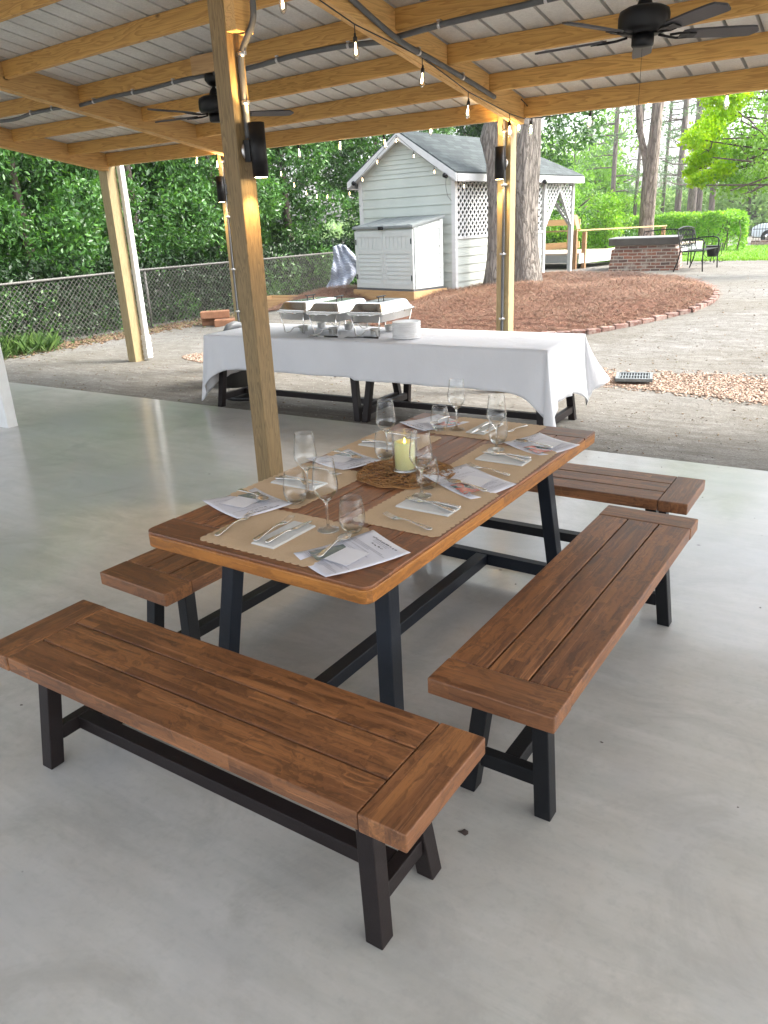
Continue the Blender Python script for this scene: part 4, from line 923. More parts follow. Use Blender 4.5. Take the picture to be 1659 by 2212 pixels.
# cloth
t = NT('white_cloth'); v = t.tc('Object'); M['cloth'] = t.bsdf(t.ramp(t.noise(v, 2, 3), [(.3, (.62, .63, .66)), (.7, (.68, .69, .72))]), .85, bump=t.noise(t.tc('Object', scale=(1, 1, .5)), 3.5, 5, .6), bstr=.5, bdist=.03, Sheen_Weight=.15)
hx, hy = 1.985, .515; z0 = .004
def cloth():
    per = []
    def seg(p, q, n, nrm): 
        for i in range(n): u = i / n; per.append((Vector((p[0] + (q[0] - p[0]) * u, p[1] + (q[1] - p[1]) * u)), Vector(nrm), min(u, 1 - u) * math.dist(p, q)))
    def corner(c, a0):
        for i in range(13): a = R(a0 + 90 * i / 12); per.append((Vector(c), Vector((math.cos(a), math.sin(a))), -(1 - abs(i - 6) / 6)))
    seg((-hx, -hy), (hx, -hy), 90, (0, -1)); corner((hx, -hy), -90); seg((hx, -hy), (hx, hy), 30, (1, 0)); corner((hx, hy), 0)
    seg((hx, hy), (-hx, hy), 90, (0, 1)); corner((-hx, hy), 90); seg((-hx, hy), (-hx, -hy), 30, (-1, 0)); corner((-hx, -hy), 180)
    rows = 16; V = []; n = len(per); s_ = 0
    for r in range(rows + 1):
        f = r / rows
        for i, (c, nr, d) in enumerate(per):
            end = abs(nr.x) > .5
            if d >= 0:
                k = math.exp(-(d / .14) ** 1.2); drop = (.375 if abs(nr.y) > .9 else .50) + .20 * k
                if nr.y < -.9 and c.x < 0: drop -= .02
                out = .015 + .05 * k * f
                fold = .030 * f * math.sin(d * 17 + c.x * 3) * (math.exp(-d / .5)) + (.020 * f * math.sin(c.y * 26) * math.sin(c.y * 7 + 1) if end else .012 * f * (math.sin(c.x * 9) + .5 * math.sin(c.x * 23 + 1)))
            else:
                k = -d; drop = (.575 if c.y < 0 or c.x < 0 else .56) + (.135 if c.y < 0 or c.x < 0 else -.05) * math.sin(k * math.pi / 2) + (.0 if c.x > 0 else .02); out = .05 + (.24 if c.x > 0 else .10) * math.sin(k * math.pi / 2) * (f ** .9) * (1.0 if c.y > 0 else .62); fold = -.02 * math.sin(k * math.pi) * f
                drop -= .06 * k if (c.y > 0 and c.x > 0) else 0
            z = -drop * f if r else 0
            q = c + nr * ((out * f ** .7 if r else 0) + fold * (1 if r else 0)); V.append((q.x, q.y, z0 + z + (.0 if r else 0)))
    F = [(r * n + i, (r + 1) * n + i, (r + 1) * n + (i + 1) % n, r * n + (i + 1) % n) for r in range(rows) for i in range(n)]
    # top grid
    o_ = len(V); nx, ny = 80, 20
    for j in range(ny + 1):
        for i in range(nx + 1):
            x = -hx + 2 * hx * i / nx; y = -hy + 2 * hy * j / ny; e = min(hx - abs(x), hy - abs(y)); V.append((x, y, z0 + .0025 * math.sin(x * 5 + y * 3) * min(1, e * 10)))
    F += [(o_ + j * (nx + 1) + i, o_ + j * (nx + 1) + i + 1, o_ + (j + 1) * (nx + 1) + i + 1, o_ + (j + 1) * (nx + 1) + i) for j in range(ny) for i in range(nx)]
    m = MB(); m.add(V, F, True); o = m.build('tablecloth', M['cloth']); 
    w = o.modifiers.new('weld', 'WELD'); w.merge_threshold = .003
    s2 = o.modifiers.new('thick', 'SOLIDIFY'); s2.thickness = .0015
    o.location = SC; o.rotation_euler.z = SR; tag(o, 'long white cloth draped over the two serving tables', 'tablecloth')
cloth()

# chafing dishes ------------------------------------------------------------
def chafer(label):
    t0 = empty('chafing_dish', (0, 0, 0), 0, label, 'chafing dish', 'steel chafing dishes'); L, W = .33, .19
    def rr(l, w, r): return ngon_round(l, w, r, 5)
    def skin(mb, rings, close=(1, 1)):
        n = len(rings[0][0]); vs = [(x, y, z) for P, z in rings for x, y in P]; m = len(rings)
        fs = [(i * n + k, i * n + (k + 1) % n, (i + 1) * n + (k + 1) % n, (i + 1) * n + k) for i in range(m - 1) for k in range(n)]
        if close[0]: fs.append(tuple(reversed(range(n))))
        if close[1]: fs.append(tuple(range((m - 1) * n, m * n)))
        mb.add(vs, fs, True)
    mb = MB(); skin(mb, [(rr(L - .03, W - .03, .03), .145), (rr(L - .016, W - .016, .04), .155), (rr(L - .008, W - .008, .045), .225), (rr(L + .012, W + .012, .03), .232), (rr(L + .012, W + .012, .03), .238), (rr(L - .01, W - .01, .03), .239)]); mb.build('water_pan', M['brushed'], t0)
    mb = MB(); skin(mb, [(rr(L + .004, W + .004, .03), .240), (rr(L, W, .03), .252), (rr(L - .012, W - .012, .035), .262), (rr(L - .045, W - .04, .035), .318), (rr(L - .06, W - .052, .03), .326), (rr(L - .11, W - .09, .02), .333), (rr(L - .13, W - .11, .02), .331)]); ld = mb.build('lid', M['steel'], t0)
    mb = MB(); mb.tube([(-.05, 0, .33), (-.05, 0, .366)], .006, 8); mb.tube([(.05, 0, .33), (.05, 0, .366)], .006, 8); mb.box((0, 0, .370), (.15, .026, .011)); mb.build('lid_handle', M['blackplastic'], ld, bevel=.003)
    mb = MB(); mb.tube([(x, y, .232) for x, y in rr(L + .018, W + .018, .03)] + [(L + .018, W - .01, .232)], .0042, 6)
    for s_ in (-1, 1): mb.box((s_ * (L + .045), 0, .230), (.06, .30, .004)); 
    for k in (-.07, .07):
        for s_ in (-1, 1): mb.box((k * 1.6, s_ * (W + .012), .222), (.022, .005, .018)); mb.box((s_ * (L + .010), k, .222), (.005, .022, .018))
    mb.build('rim_frame', M['steel'], t0)
    for sx in (-1, 1):
        mb = MB()
        for sy in (-1, 1): mb.tube([(sx * (L - .0), sy * (W - .02), .225), (sx * (L - .025), sy * (W - .045), .08), (sx * (L - .035), sy * (W - .05), .012), (sx * (L - .05), sy * (W - .07), .006), (sx * (L - .06), sy * (W - .10), .012), (sx * (L - .09), sy * .06, .055), (sx * (L - .10), sy * .0, .06)], .0068, 7)
        mb.build('leg_frame', M['steel'], t0)
        mb = MB(); mb.lathe([(0, .008), (.044, .008), (.046, .012), (.046, .062), (.050, .064), (.050, .067), (.042, .067), (.040, .05), (0, .05)], (sx * .15, 0, 0), 22); mb.lathe([(.05, .058), (.062, .058), (.062, .061), (.05, .061)], (sx * .15, 0, 0), 22); mb.build('burner_holder', M['brushed'], t0)
    return t0
zt = SC.z + .008
c3 = chafer('rightmost steel chafing dish, next to the plates'); c3.location = (-4.43, 6.78, zt); c3.rotation_euler.z = R(90 + 2)
dup(c3, (-4.93, 6.74, zt), R(90 + 2), 'middle steel chafing dish of the three'); dup(c3, (-5.36, 6.80, zt), R(90 - 3), 'leftmost steel chafing dish, beside the near post')
# plates
for k in range(20):
    mb = MB(); mb.lathe([(0, 0), (.085, 0), (.09, .003), (.133, .010), (.138, .0105), (.139, .0135), (.138, .0165), (.134, .017), (.088, .007), (0, .006)], n=40)
    if k == 0: pm = mb.mesh('plate'); pm.materials.append(M['china'])
    o = bpy.data.objects.new('plate', pm); COL.objects.link(o); o.location = (-3.985 + random.uniform(-.003, .003), 6.53 + random.uniform(-.003, .003), zt + .0078 * k); o.rotation_euler = (random.uniform(-.01, .01), random.uniform(-.01, .01), 0)
    tag(o, ('white plate on top of the stack' if k == 19 else 'white plate within the stack on the serving table'), 'plate', 'stack of white plates')
# serving tools
t0 = empty('serving_spatula', (-4.43, 6.40, zt), R(2), 'black serving spatula before the rightmost chafing dish', 'spatula')
mb = MB(); mb.tube([(.02, 0, .012), (.19, 0, .012)], .009, 8); mb.build('handle', M['blackplastic'], t0, bevel=0); mb = MB(); mb.tube([(.02, 0, .012), (-.09, 0, .008)], .005, 6); mb.add([(-.09, -.02, .006), (-.19, -.04, .004), (-.20, .035, .004), (-.09, .02, .006), (-.09, -.02, .010), (-.19, -.04, .006), (-.20, .035, .006), (-.09, .02, .010)], [(3, 2, 1, 0), (4, 5, 6, 7), (0, 1, 5, 4), (1, 2, 6, 5), (2, 3, 7, 6), (3, 0, 4, 7)]); mb.build('blade', M['blackplastic'], t0)
t0 = empty('serving_spoon', (-4.88, 6.345, zt), R(3), 'serving spoon with black handle before the middle chafing dish', 'serving spoon')
mb = MB(); mb.tube([(.02, 0, .012), (.18, 0, .012)], .009, 8); mb.build('handle', M['blackplastic'], t0); mb = MB(); mb.tube([(.02, 0, .012), (-.08, 0, .010)], .005, 6); mb.lathe([(0, .004), (.03, .006), (.042, .014), (.044, .018), (.04, .018), (.028, .009), (0, .007)], (-.13, 0, 0), 20); mb.build('bowl', M['steel'], t0)
# bin and round base at the left of the serving tables
t0 = empty('waste_bin', (-7.08, 7.36, -.06), 0, 'round black bin with a grey domed lid left of the serving table', 'bin')
mb = MB(); mb.lathe([(0, 0), (.28, 0), (.33, .62), (.0, .62)], n=32); mb.build('body', M['blackplastic'], t0); mb = MB(); mb.lathe([(.345, .60), (.36, .61), (.36, .64), (.33, .655), (.30, .66), (.12, .685), (0, .69)], n=36)
mb.build('lid', simple('bin_lid_grey', (.16, .17, .18), .4), t0); mb = MB(); mb.tube([(-.02, -.16, .67), (0, -.1, .74), (.02, 0, .76), (.0, .1, .74), (-.02, .16, .67)], [.03, .045, .05, .045, .03], 10); mb.build('lid_grip', bpy.data.materials['bin_lid_grey'], t0)
mb = MB(); mb.lathe([(0, 0), (.27, 0), (.29, .02), (.27, .05), (.06, .07), (0, .07)], (-6.42, 6.80, -.06), 32); o = mb.build('round_base', M['blackplastic'], loc=(-6.42, 6.80, -.06)); tag(o, 'round black weighted base on the gravel under the left serving table', 'base')
# white wall end at the left edge of the view
mb = MB(); mb.b2((-9.4, 4.39, 0), (-7.58, 4.50, 1.15)); o = mb.build('white_wall', M['white'], loc=(-8.5, 4.5, 0)); tag(o, 'end of a low white panel wall at the left edge of the patio', 'wall')
# ================================================================== SHED
SA = (-7.46, 14.16); SRZ = R(-6.9); G = .50
t = NT('siding_paint'); v = t.tc('Object'); c = t.ramp(t.noise(v, 1.2, 4), [(.3, (.42, .455, .415)), (.7, (.50, .535, .49))]); c = t.mix(t.ramp(t.noise(t.tc('Object', scale=(1, 1, 5)), 5, 5, .7), [(.62, (0, 0, 0)), (.8, (.4, .4, .4))]), c, (.40, .42, .36))
M['siding'] = t.bsdf(c, .55, bump=t.noise(t.tc('Object', scale=(2, 2, 14)), 8, 3), bstr=.15, bdist=.004)
M['trim'] = simple('shed_white_trim', (.55, .555, .55), .5, nz=.06)
t = NT('shingles'); v = t.tc('Object')
br = t.n('ShaderNodeTexBrick'); br.inputs['Scale'].default_value = 1; br.inputs['Brick Width'].default_value = .26; br.inputs['Row Height'].default_value = .115; br.inputs['Mortar Size'].default_value = .007; br.inputs['Mortar Smooth'].default_value = .3; br.offset = .43
br.inputs['Color1'].default_value = (0, 0, 0, 1); br.inputs['Color2'].default_value = (1, 1, 1, 1); br.inputs['Mortar'].default_value = (.0, .0, .0, 1)
uv = t.n('ShaderNodeUVMap'); t.l(uv.outputs[0], br.inputs['Vector'])
c = t.ramp(br.outputs['Color'], [(0, (.034, .044, .045)), (.5, (.052, .066, .066)), (1, (.078, .096, .095))]); c = t.mix(t.ramp(t.noise(v, 70, 3), [(.35, (.45, .45, .45)), (.6, (0, 0, 0))]), c, (.10, .11, .115)); c = t.mix(br.outputs['Fac'], c, (.045, .05, .055))
M['shingle'] = t.bsdf(c, .9, bump=t.math('SUBTRACT', 1.0, br.outputs['Fac']), bstr=.6, bdist=.01)
shed = empty('garden_shed', (SA[0], SA[1], G), SRZ, 'pale green clapboard shed with grey shingle roof and white lattice porch', 'shed')
W_, D_, EZ, AZ = 2.40, 4.93, 2.16, 2.93   # width, depth, eave height, apex height above the plateau
ex = .18
def clap(mb, p0, p1, z0, z1, n, out):  # lapped boards between two plan points, out = outward unit
    p0 = Vector((*p0, 0)); p1 = Vector((*p1, 0)); o_ = Vector((*out, 0)); st = (z1 - z0) / n
    for k in range(n):
        a, b = z0 + k * st, z0 + (k + 1) * st - .001
        q = [p0 + o_ * .022 + Vector((0, 0, a)), p1 + o_ * .022 + Vector((0, 0, a)), p1 + Vector((0, 0, a)), p0 + Vector((0, 0, a)), p0 + o_ * .006 + Vector((0, 0, b)), p1 + o_ * .006 + Vector((0, 0, b)), p1 + Vector((0, 0, b)), p0 + Vector((0, 0, b))]
        mb.hexa(q)
BT = 3.45  # depth of the closed room before the porch
mb = MB(); clap(mb, (-W_ + .02, 0), (-.02, 0), 0, EZ, 12, (0, -1)); mb.build('front_wall', M['siding'], shed)
mb = MB(); n = 8
for k in range(n):   # gable boards
    a = EZ + (AZ - .10 - EZ) * k / n; b = EZ + (AZ - .10 - EZ) * (k + 1) / n - .001; hw = (W_ / 2) * (1 - (a - EZ) / (AZ - EZ)); hw2 = (W_ / 2) * (1 - (b - EZ) / (AZ - EZ))
    mb.hexa([(-W_ / 2 - hw, -.022, a), (-W_ / 2 + hw, -.022, a), (-W_ / 2 + hw, 0, a), (-W_ / 2 - hw, 0, a), (-W_ / 2 - hw2, -.006, b), (-W_ / 2 + hw2, -.006, b), (-W_ / 2 + hw2, 0, b), (-W_ / 2 - hw2, 0, b)])
mb.build('gable', M['siding'], shed)
mb = MB(); clap(mb, (0, .05), (0, BT), 0, .97, 6, (1, 0)); mb.build('side_wall', M['siding'], shed)
mb = MB(); clap(mb, (-W_, 0), (-W_, BT), 0, EZ, 12, (-1, 0)); mb.build('left_wall', M['siding'], shed)
mb = MB(); clap(mb, (-W_, BT), (0, BT), 0, EZ, 12, (0, 1)); mb.build('back_wall', M['siding'], shed)
for x, y in ((-W_ - .0, -.0), (-.0, -.0)):
    mb = MB(); sx = -1 if x < -1 else 1
    mb.b2((x - .06 if sx > 0 else x - .03, -.03, 0), (x + .03 if sx > 0 else x + .06, .05, EZ - .002)); mb.build('corner_board', M['trim'], shed)
def lattice(parent, P, U, Vv, poly, thick=.012, pitch=.098, wid=.036):
    """diagonal slats clipped to a polygon in the (u, v) plane at P + u U + v Vv"""
    Nn = U.cross(Vv).normalized(); mb = MB(); us = [p[0] for p in poly]; vs = [p[1] for p in poly]; R_ = max(us) - min(us) + max(vs) - min(vs)
    cu, cv = (min(us) + max(us)) / 2, (min(vs) + max(vs)) / 2
    for sg, lay in ((1, .5), (-1, -.5)):
        d = Vector((1, sg)).normalized(); nrm = Vector((-d.y, d.x)); k = -int(R_ / pitch) - 1
        while k * pitch < R_:
            o_ = Vector((cu, cv)) + nrm * (k * pitch + .03); ts = []
            for i in range(len(poly)):
                p, q = Vector(poly[i]), Vector(poly[(i + 1) % len(poly)]); e = q - p; den = d.x * e.y - d.y * e.x
                if abs(den) < 1e-9: continue
                w = p - o_; tt = (w.x * e.y - w.y * e.x) / den; s_ = (w.x * d.y - w.y * d.x) / den
                if 0 <= s_ < 1: ts.append(tt)
            ts.sort()
            for a, b in zip(ts[::2], ts[1::2]):
                if b - a > .02:
                    A = o_ + d * a; B = o_ + d * b; f = lambda p: P + U * p.x + Vv * p.y + Nn * (lay * thick); mb.bar(f(A), f(B), thick * .9, wid, up=Nn.cross((f(B) - f(A)).normalized()))
            k += 1
    return mb.build('lattice', M['trim'], parent)
X_, Y_, Z_ = Vector((1, 0, 0)), Vector((0, 1, 0)), Vector((0, 0, 1))
lattice(shed, Vector((-.02, 0, 0)), Y_, Z_, [(.05, 1.0), (BT, 1.0), (BT, 2.13), (.05, 2.13)])
for a, b in (((-.03, .03, .97), (.03, BT, 1.02)), ((-.03, .05, 2.1), (.028, D_, 2.158))): mb = MB(); mb.b2(a, b); mb.build('rail', M['trim'], shed)
# porch posts, headers and lattice brackets
for x, y in ((-.045, D_ - .09), (-W_ + .0, D_ - .09), (-.045, BT + .02)):
    mb = MB(); mb.b2((x, y, -.02), (x + .09, y + .09, 2.12)); mb.build('porch_post', M['trim'], shed)
mb = MB(); mb.b2((-W_, D_ - .06, 2.06), (0, D_ - .01, 2.15)); mb.build('header', M['trim'], shed)
def bracket(P, U, flip):
    # triangle: along the header .78, down the post 1.02
    a = .80; h = 1.0; s_ = flip
    tri = [(0, 0), (s_ * a, 0), (0, -h)]
    if s_ < 0: tri = [tri[0], tri[2], tri[1]]
    lattice(shed, P, U, Z_, tri); mb = MB(); f = lambda u, v_: P + U * u + Z_ * v_
    mb.bar(f(s_ * a, 0), f(s_ * .0, -h), .05, .05); mb.bar(f(0, -h), f(0, 0), .05, .04); mb.build('brace', M['trim'], shed)
bracket(Vector((.0, D_ - .07, 2.10)), Y_, -1)
bracket(Vector((.0, BT + .14, 2.10)), Y_, 1)
bracket(Vector((-.04, D_ - .03, 2.08)), X_, -1)
bracket(Vector((-W_ + .06, D_ - .03, 2.08)), X_, 1)
bracket(Vector((-W_ + .03, D_ - .07, 2.10)), Y_, -1)
mb = MB(); mb.b2((-W_, BT, -.03), (0, D_ + .1, .0)); mb.build('porch_floor', M['concrete'], shed)
# roof: gable in front, hipped at the porch end
e = ex; F0 = -.20; rb = D_ + e; hipd = 1.55; ez = EZ - .02 + .08; rz_ = AZ + .08
xl, xr, xm = -W_ - e, e, -W_ / 2; ezz = EZ + .02
def uvface(me_, scale=1.0):
    uvl = me_.uv_layers.new(name='UVMap')
    for p in me_.polygons:
        nn = p.normal; up = Vector((0, 0, 1)); tang = up.cross(nn); tang = tang.normalized() if tang.length > 1e-3 else Vector((1, 0, 0)); bi = nn.cross(tang)
        for li in p.loop_indices:
            co = me_.vertices[me_.loops[li].vertex_index].co; uvl.data[li].uv = (co.dot(tang), co.dot(bi))
V = [(xl, F0, ezz), (xr, F0, ezz), (xr, rb, ezz), (xl, rb, ezz), (xm, F0, rz_), (xm, rb - hipd, rz_)]
m = MB(); m.add(V, [(1, 2, 5, 4), (3, 0, 4, 5), (2, 3, 5)]); o = m.build('roof', M['shingle'], shed); uvface(o.data)
sd = o.modifiers.new('thick', 'SOLIDIFY'); sd.thickness = .03; sd.offset = -1
mb = MB(); mb.b2((xr - .012, F0 + .03, ezz - .17), (xr + .012, rb, ezz - .032)); mb.b2((xl - .012, F0 + .03, ezz - .17), (xl + .012, rb, ezz - .032)); mb.b2((xl + .012, rb - .012, ezz - .17), (xr - .012, rb + .012, ezz - .032)); mb.build('fascia', M['trim'], shed)
mb = MB(); mb.b2((xl + .012, F0 + .05, ezz - .17), (-W_ - .03, rb - .02, ezz - .155)); mb.b2((.031, F0 + .05, ezz - .17), (xr - .014, rb - .02, ezz - .155)); mb.build('soffit', M['trim'], shed)
mb = MB()
for sx_ in (xl, xr):
    q = [Vector((sx_, F0 - .012, ezz - .17)), Vector((xm, F0 - .012, rz_ - .17)), Vector((xm, F0 - .012, rz_ - .033)), Vector((sx_, F0 - .012, ezz - .033))]; q2 = [p + Vector((0, .03, 0)) for p in q]
    if sx_ == xl: mb.hexa([q[0], q[1], q2[1], q2[0], q[3], q[2], q2[2], q2[3]])
    else: mb.hexa([q[1], q[0], q2[0], q2[1], q[2], q[3], q2[3], q2[2]])
mb.build('rake_board', M['trim'], shed)
mb = MB(); mb.add([(xl + .03, F0 + .02, ezz - .1), (xm, F0 + .02, rz_ - .1), (xm, 0, rz_ - .1), (xl + .03, 0, ezz - .1)], [(0, 1, 2, 3)]); mb.add([(xr - .03, F0 + .02, ezz - .1), (xm, F0 + .02, rz_ - .1), (xm, 0, rz_ - .1), (xr - .03, 0, ezz - .1)], [(3, 2, 1, 0)]); mb.build('rake_soffit', M['trim'], shed)
# spotlights at the eaves with their cords
def spot(lx, ly, lz, label):
    wm = Matrix.Translation((SA[0], SA[1], G)) @ Matrix.Rotation(SRZ, 4, 'Z'); p = wm @ Vector((lx, ly, lz)); t0 = empty('eave_spotlight', p, SRZ, label, 'spotlight')
    mb = MB(); mb.lathe([(0, -.05), (.035, -.05), (.045, .03), (.03, .05), (0, .05)], n=14, M_=Matrix.Rotation(R(70), 3, 'X')); mb.build('head', M['black'], t0); mb = MB(); mb.tube([(0, .02, .0), (0, .06, .05), (0, .09, .06)], .008, 6); mb.build('arm', M['black'], t0)
    mb = MB(); mb.tube([(0, .03, -.02), (.0, .02, -.2), (.04, .02, -.36), (.12, .03, -.45)], .004, 5); mb.build('cord', M['blackplastic'], t0)
spot(-.05, -.24, 2.12, 'black spotlight on the right end of the shed gable'); spot(-2.36, -.24, 2.12, 'black spotlight on the left end of the shed gable'); spot(.24, 3.1, 2.02, 'black spotlight under the porch side eave')
# ------------------------------------------------ storage box on a timber base
bx0 = at(766, 624, 14.29); bx1 = at(898, 626, 14.22); dv = (bx1.xy - bx0.xy); BWd = 1.66; brz = math.atan2(dv.y, dv.x)
BC = Vector((-7.86, 13.20, .44)); brz = R(-14)
t0 = empty('timber_platform', BC, brz, 'low timber platform under the grey storage box', 'platform')
BD = .88
mb = MB(); mb.b2((-BWd - .06, -.05, -.08), (.05, -.01, .125)); mb.build('front_board', M['newwood'], t0); mb = MB(); mb.b2((.012, -.01, -.08), (.052, BD, .125)); mb.build('side_board', M['newwood'], t0); mb = MB(); mb.b2((-BWd - .06, -.01, .02), (.012, BD, .122)); mb.build('deck', M['newwood'], t0)
M['resin'] = simple('storage_resin', (.52, .55, .535), .45, nz=.04, bump=.1); M['resin_g'] = simple('storage_lid_grey', (.18, .20, .20), .5, nz=.08)
t0 = empty('storage_box', BC + Vector((0, 0, .127)), brz, 'pale grey resin storage box with double doors and sloping lid by the shed', 'storage box'); H = 1.19; HB = 1.345
mb = MB(); mb.b2((-BWd, 0, 0), (0, BD - .03, .035)); mb.build('floor_pan', simple('storage_floor', (.10, .11, .12), .5), t0)
mb = MB(); mb.hexa([(-BWd + .01, .03, .035), (-.01, .03, .035), (-.01, BD - .04, .035), (-BWd + .01, BD - .04, .035), (-BWd + .01, .03, H - .03), (-.01, .03, H - .03), (-.01, BD - .04, HB - .03), (-BWd + .01, BD - .04, HB - .03)]); mb.build('body', M['resin'], t0)
mb = MB(); mb.hexa([(-BWd - .03, -.03, H - .035), (.03, -.03, H - .035), (.03, BD, HB - .035), (-BWd - .03, BD, HB - .035), (-BWd - .03, -.03, H + .02), (.03, -.03, H + .02), (.03, BD, HB + .02), (-BWd - .03, BD, HB + .02)]); ld = mb.build('lid', M['resin_g'], t0, bevel=.01)
mb = MB()
for k in range(5): x = -BWd + .1 + k * (BWd - .2) / 4; mb.hexa([(x - .05, .0, H + .0255), (x + .05, .0, H + .0255), (x + .05, BD - .05, HB + .0125), (x - .05, BD - .05, HB + .0125), (x - .04, .0, H + .034), (x + .04, .0, H + .034), (x + .04, BD - .05, HB + .021), (x - .04, BD - .05, HB + .021)])
mb.build('lid_ribs', M['resin_g'], ld)
mb = MB(); mb.box((-BWd / 2 + .0, -.045, H - .02), (.12, .03, .06)); mb.build('hasp', M['black'], t0)
def panelled(parent, ax, ay, o_, w, h, name, arch=0, louvres=7):
    """door leaf with vertical tongues above and louvres below, drawn in plane (ax, z) with outward ay"""
    P = lambda u, z, d=0: o_ + ax * u + Z_ * z + ay * d
    def slab(mb, u0, u1, z0, z1, d0, d1, za=0):
        q = [P(u0, z0, d0), P(u1, z0 + za, d0), P(u1, z0 + za, d1), P(u0, z0, d1), P(u0, z1, d0), P(u1, z1 + za, d0), P(u1, z1 + za, d1), P(u0, z1, d1)]
        mb.hexa(q)
    mb = MB(); slab(mb, 0, w, 0, h, 0, .016, 0) if not arch else mb.hexa([P(0, 0, 0), P(w, 0, 0), P(w, 0, .016), P(0, 0, .016), P(0, h, 0), P(w, h + arch, 0), P(w, h + arch, .016), P(0, h, .016)])
    fr = .085
    slab(mb, 0, fr, .0, h, .0162, .03); slab(mb, w - fr, w, 0, h + (arch or 0), .0162, .03); slab(mb, fr, w - fr, 0, .10, .0162, .03); slab(mb, fr, w - fr, h - .12 + arch * .2, h - .01 + arch * .2, .0162, .03, arch * .6)
    m0 = h * .60 + arch * .3; slab(mb, fr, w - fr, m0, m0 + .085, .0162, .03, arch * .5)
    for k in range(louvres): a = .10 + (m0 - .10) * k / louvres; b = .10 + (m0 - .10) * (k + 1) / louvres; q = [P(fr, a, .0165), P(w - fr, a, .0165), P(w - fr, a, .027), P(fr, a, .027), P(fr, b - .004, .0165), P(w - fr, b - .004, .0165), P(w - fr, b - .004, .018), P(fr, b - .004, .018)]; mb.hexa(q)
    nt = 6; z1 = h - .12
    for k in range(nt): a = fr + (w - 2 * fr) * k / nt + .006; b = fr + (w - 2 * fr) * (k + 1) / nt - .006; slab(mb, a, b, m0 + .09, z1 + arch * .2 - .005, .0165, .022)
    return mb.build(name, M['resin'], parent)
panelled(t0, X_, -Y_, Vector((-BWd + .005, .03, .04)), BWd / 2 - .008, H - .10, 'door'); panelled(t0, X_, -Y_, Vector((-BWd / 2 + .003, .03, .04)), BWd / 2 - .008, H - .10, 'door')
panelled(t0, Y_, X_, Vector((-.012, .045, .04)), BD - .10, H - .09, 'side_panel', arch=.15)
mb = MB(); [mb.box((x, -.003, z), (.022, .012, .10)) for x in (-.045, -BWd + .04) for z in (.25, .92)]; mb.build('hinges', M['black'], t0)

# ================================================================== CHAIN LINK FENCE
FX = -13.2; fy0, fy1 = 4.2, 18.4; fh = 1.19
t0 = empty('chain_link_fence', (FX, fy0, -.06), 0, 'grey chain link fence in front of the dark evergreen trees', 'fence')
M['fence'] = simple('fence_wire', (.13, .125, .115), .6, metal=.2, nz=.2)
mb = MB(); mb.tube([(0, 0, fh), (0.02, 3.6, fh - .02), (0, 7, fh + .01), (-.02, 10.6, fh + .0), (0, fy1 - fy0, fh)], .024, 8); mb.build('top_rail', simple('fence_rail', (.13, .125, .115), .6, metal=.2), t0)
for k in range(5): mb = MB(); mb.tube([(-.03, .3 + k * 3.4, 0), (-.03, .3 + k * 3.4, fh + .02)], .028, 8); mb.build('fence_post', M['fence'], t0)
mb = MB(); p = .10; n = int((fy1 - fy0 + fh) / p)
for k in range(n):
    for s_ in (1, -1):
        y0 = k * p - fh if s_ > 0 else k * p; a = max(0, -y0) if s_ > 0 else max(0, y0 - (fy1 - fy0)); b = min(fh, (fy1 - fy0) - y0) if s_ > 0 else min(fh, y0)
        if b - a < .05: continue
        mb.bar((.004 * s_, y0 + s_ * a, a), (.004 * s_, y0 + s_ * b, b), .0058, .0058)
mb.build('wire_mesh', M['fence'], t0)

# ------------------------------------------------ cloth hung over the fence end
def draped(name, P0, U, w, h, label, mat):
    V = []; nu, nv = 26, 30
    for j in range(nv + 1):
        for i in range(nu + 1):
            u = i / nu; f = j / nv; ww = w * (.55 + .55 * math.sin(min(1, f * 1.25) * 2.2)); x = (u - .5) * ww + .16 * math.sin(f * 2.6) - .22 * f * f
            dpt = .10 + .06 * math.sin(u * 8 + f * 4) * (.3 + f) + .03 * math.sin(u * 19 - f * 11) + .03 * math.sin(f * 13 + u * 5); z = -h * f * (1 - .18 * abs(u - .45) * 2) + (.06 * math.sin(u * 3.1) if f < .1 else 0)
            V.append(Vector(P0) + Vector(U) * x + Vector((U[1], -U[0], 0)) * dpt + Vector((0, 0, z)))
    # back flap
    F = [(j * (nu + 1) + i, j * (nu + 1) + i + 1, (j + 1) * (nu + 1) + i + 1, (j + 1) * (nu + 1) + i) for j in range(nv) for i in range(nu)]
    m = MB(); m.add(V, F, True); o = m.build(name, mat, loc=P0); s2 = o.modifiers.new('thick', 'SOLIDIFY'); s2.thickness = .02; s2.offset = -1; tag(o, label, 'blanket'); return o
t = NT('quilted_cloth'); v = t.tc('Object', scale=(1, 1, 1)); wv = []
for rt in (38, -38):
    w_ = t.n('ShaderNodeTexWave'); w_.inputs['Scale'].default_value = 6; mp = t.n('ShaderNodeMapping'); mp.inputs['Rotation'].default_value = (R(rt), 0, 0); c_ = t.n('ShaderNodeTexCoord'); t.l(c_.outputs['Object'], mp.inputs[0]); w_.bands_direction = 'Z'; w_.inputs['Distortion'].default_value = .6; t.l(mp.outputs[0], w_.inputs[0]); wv.append(w_.outputs['Fac'])
q = t.math('MINIMUM', wv[0], wv[1]); M['quilt'] = t.bsdf(t.ramp(q, [(.0, (.30, .33, .42)), (.10, (.44, .47, .56))]), .8, bump=q, bstr=.6, bdist=.02)
bp = at(735, 533, 17.0)
draped('quilted_blanket', bp, Vector((.83, .55, 0)).normalized(), .62, 1.18, 'pale blue quilted blanket hung over the end of the fence', M['quilt'])

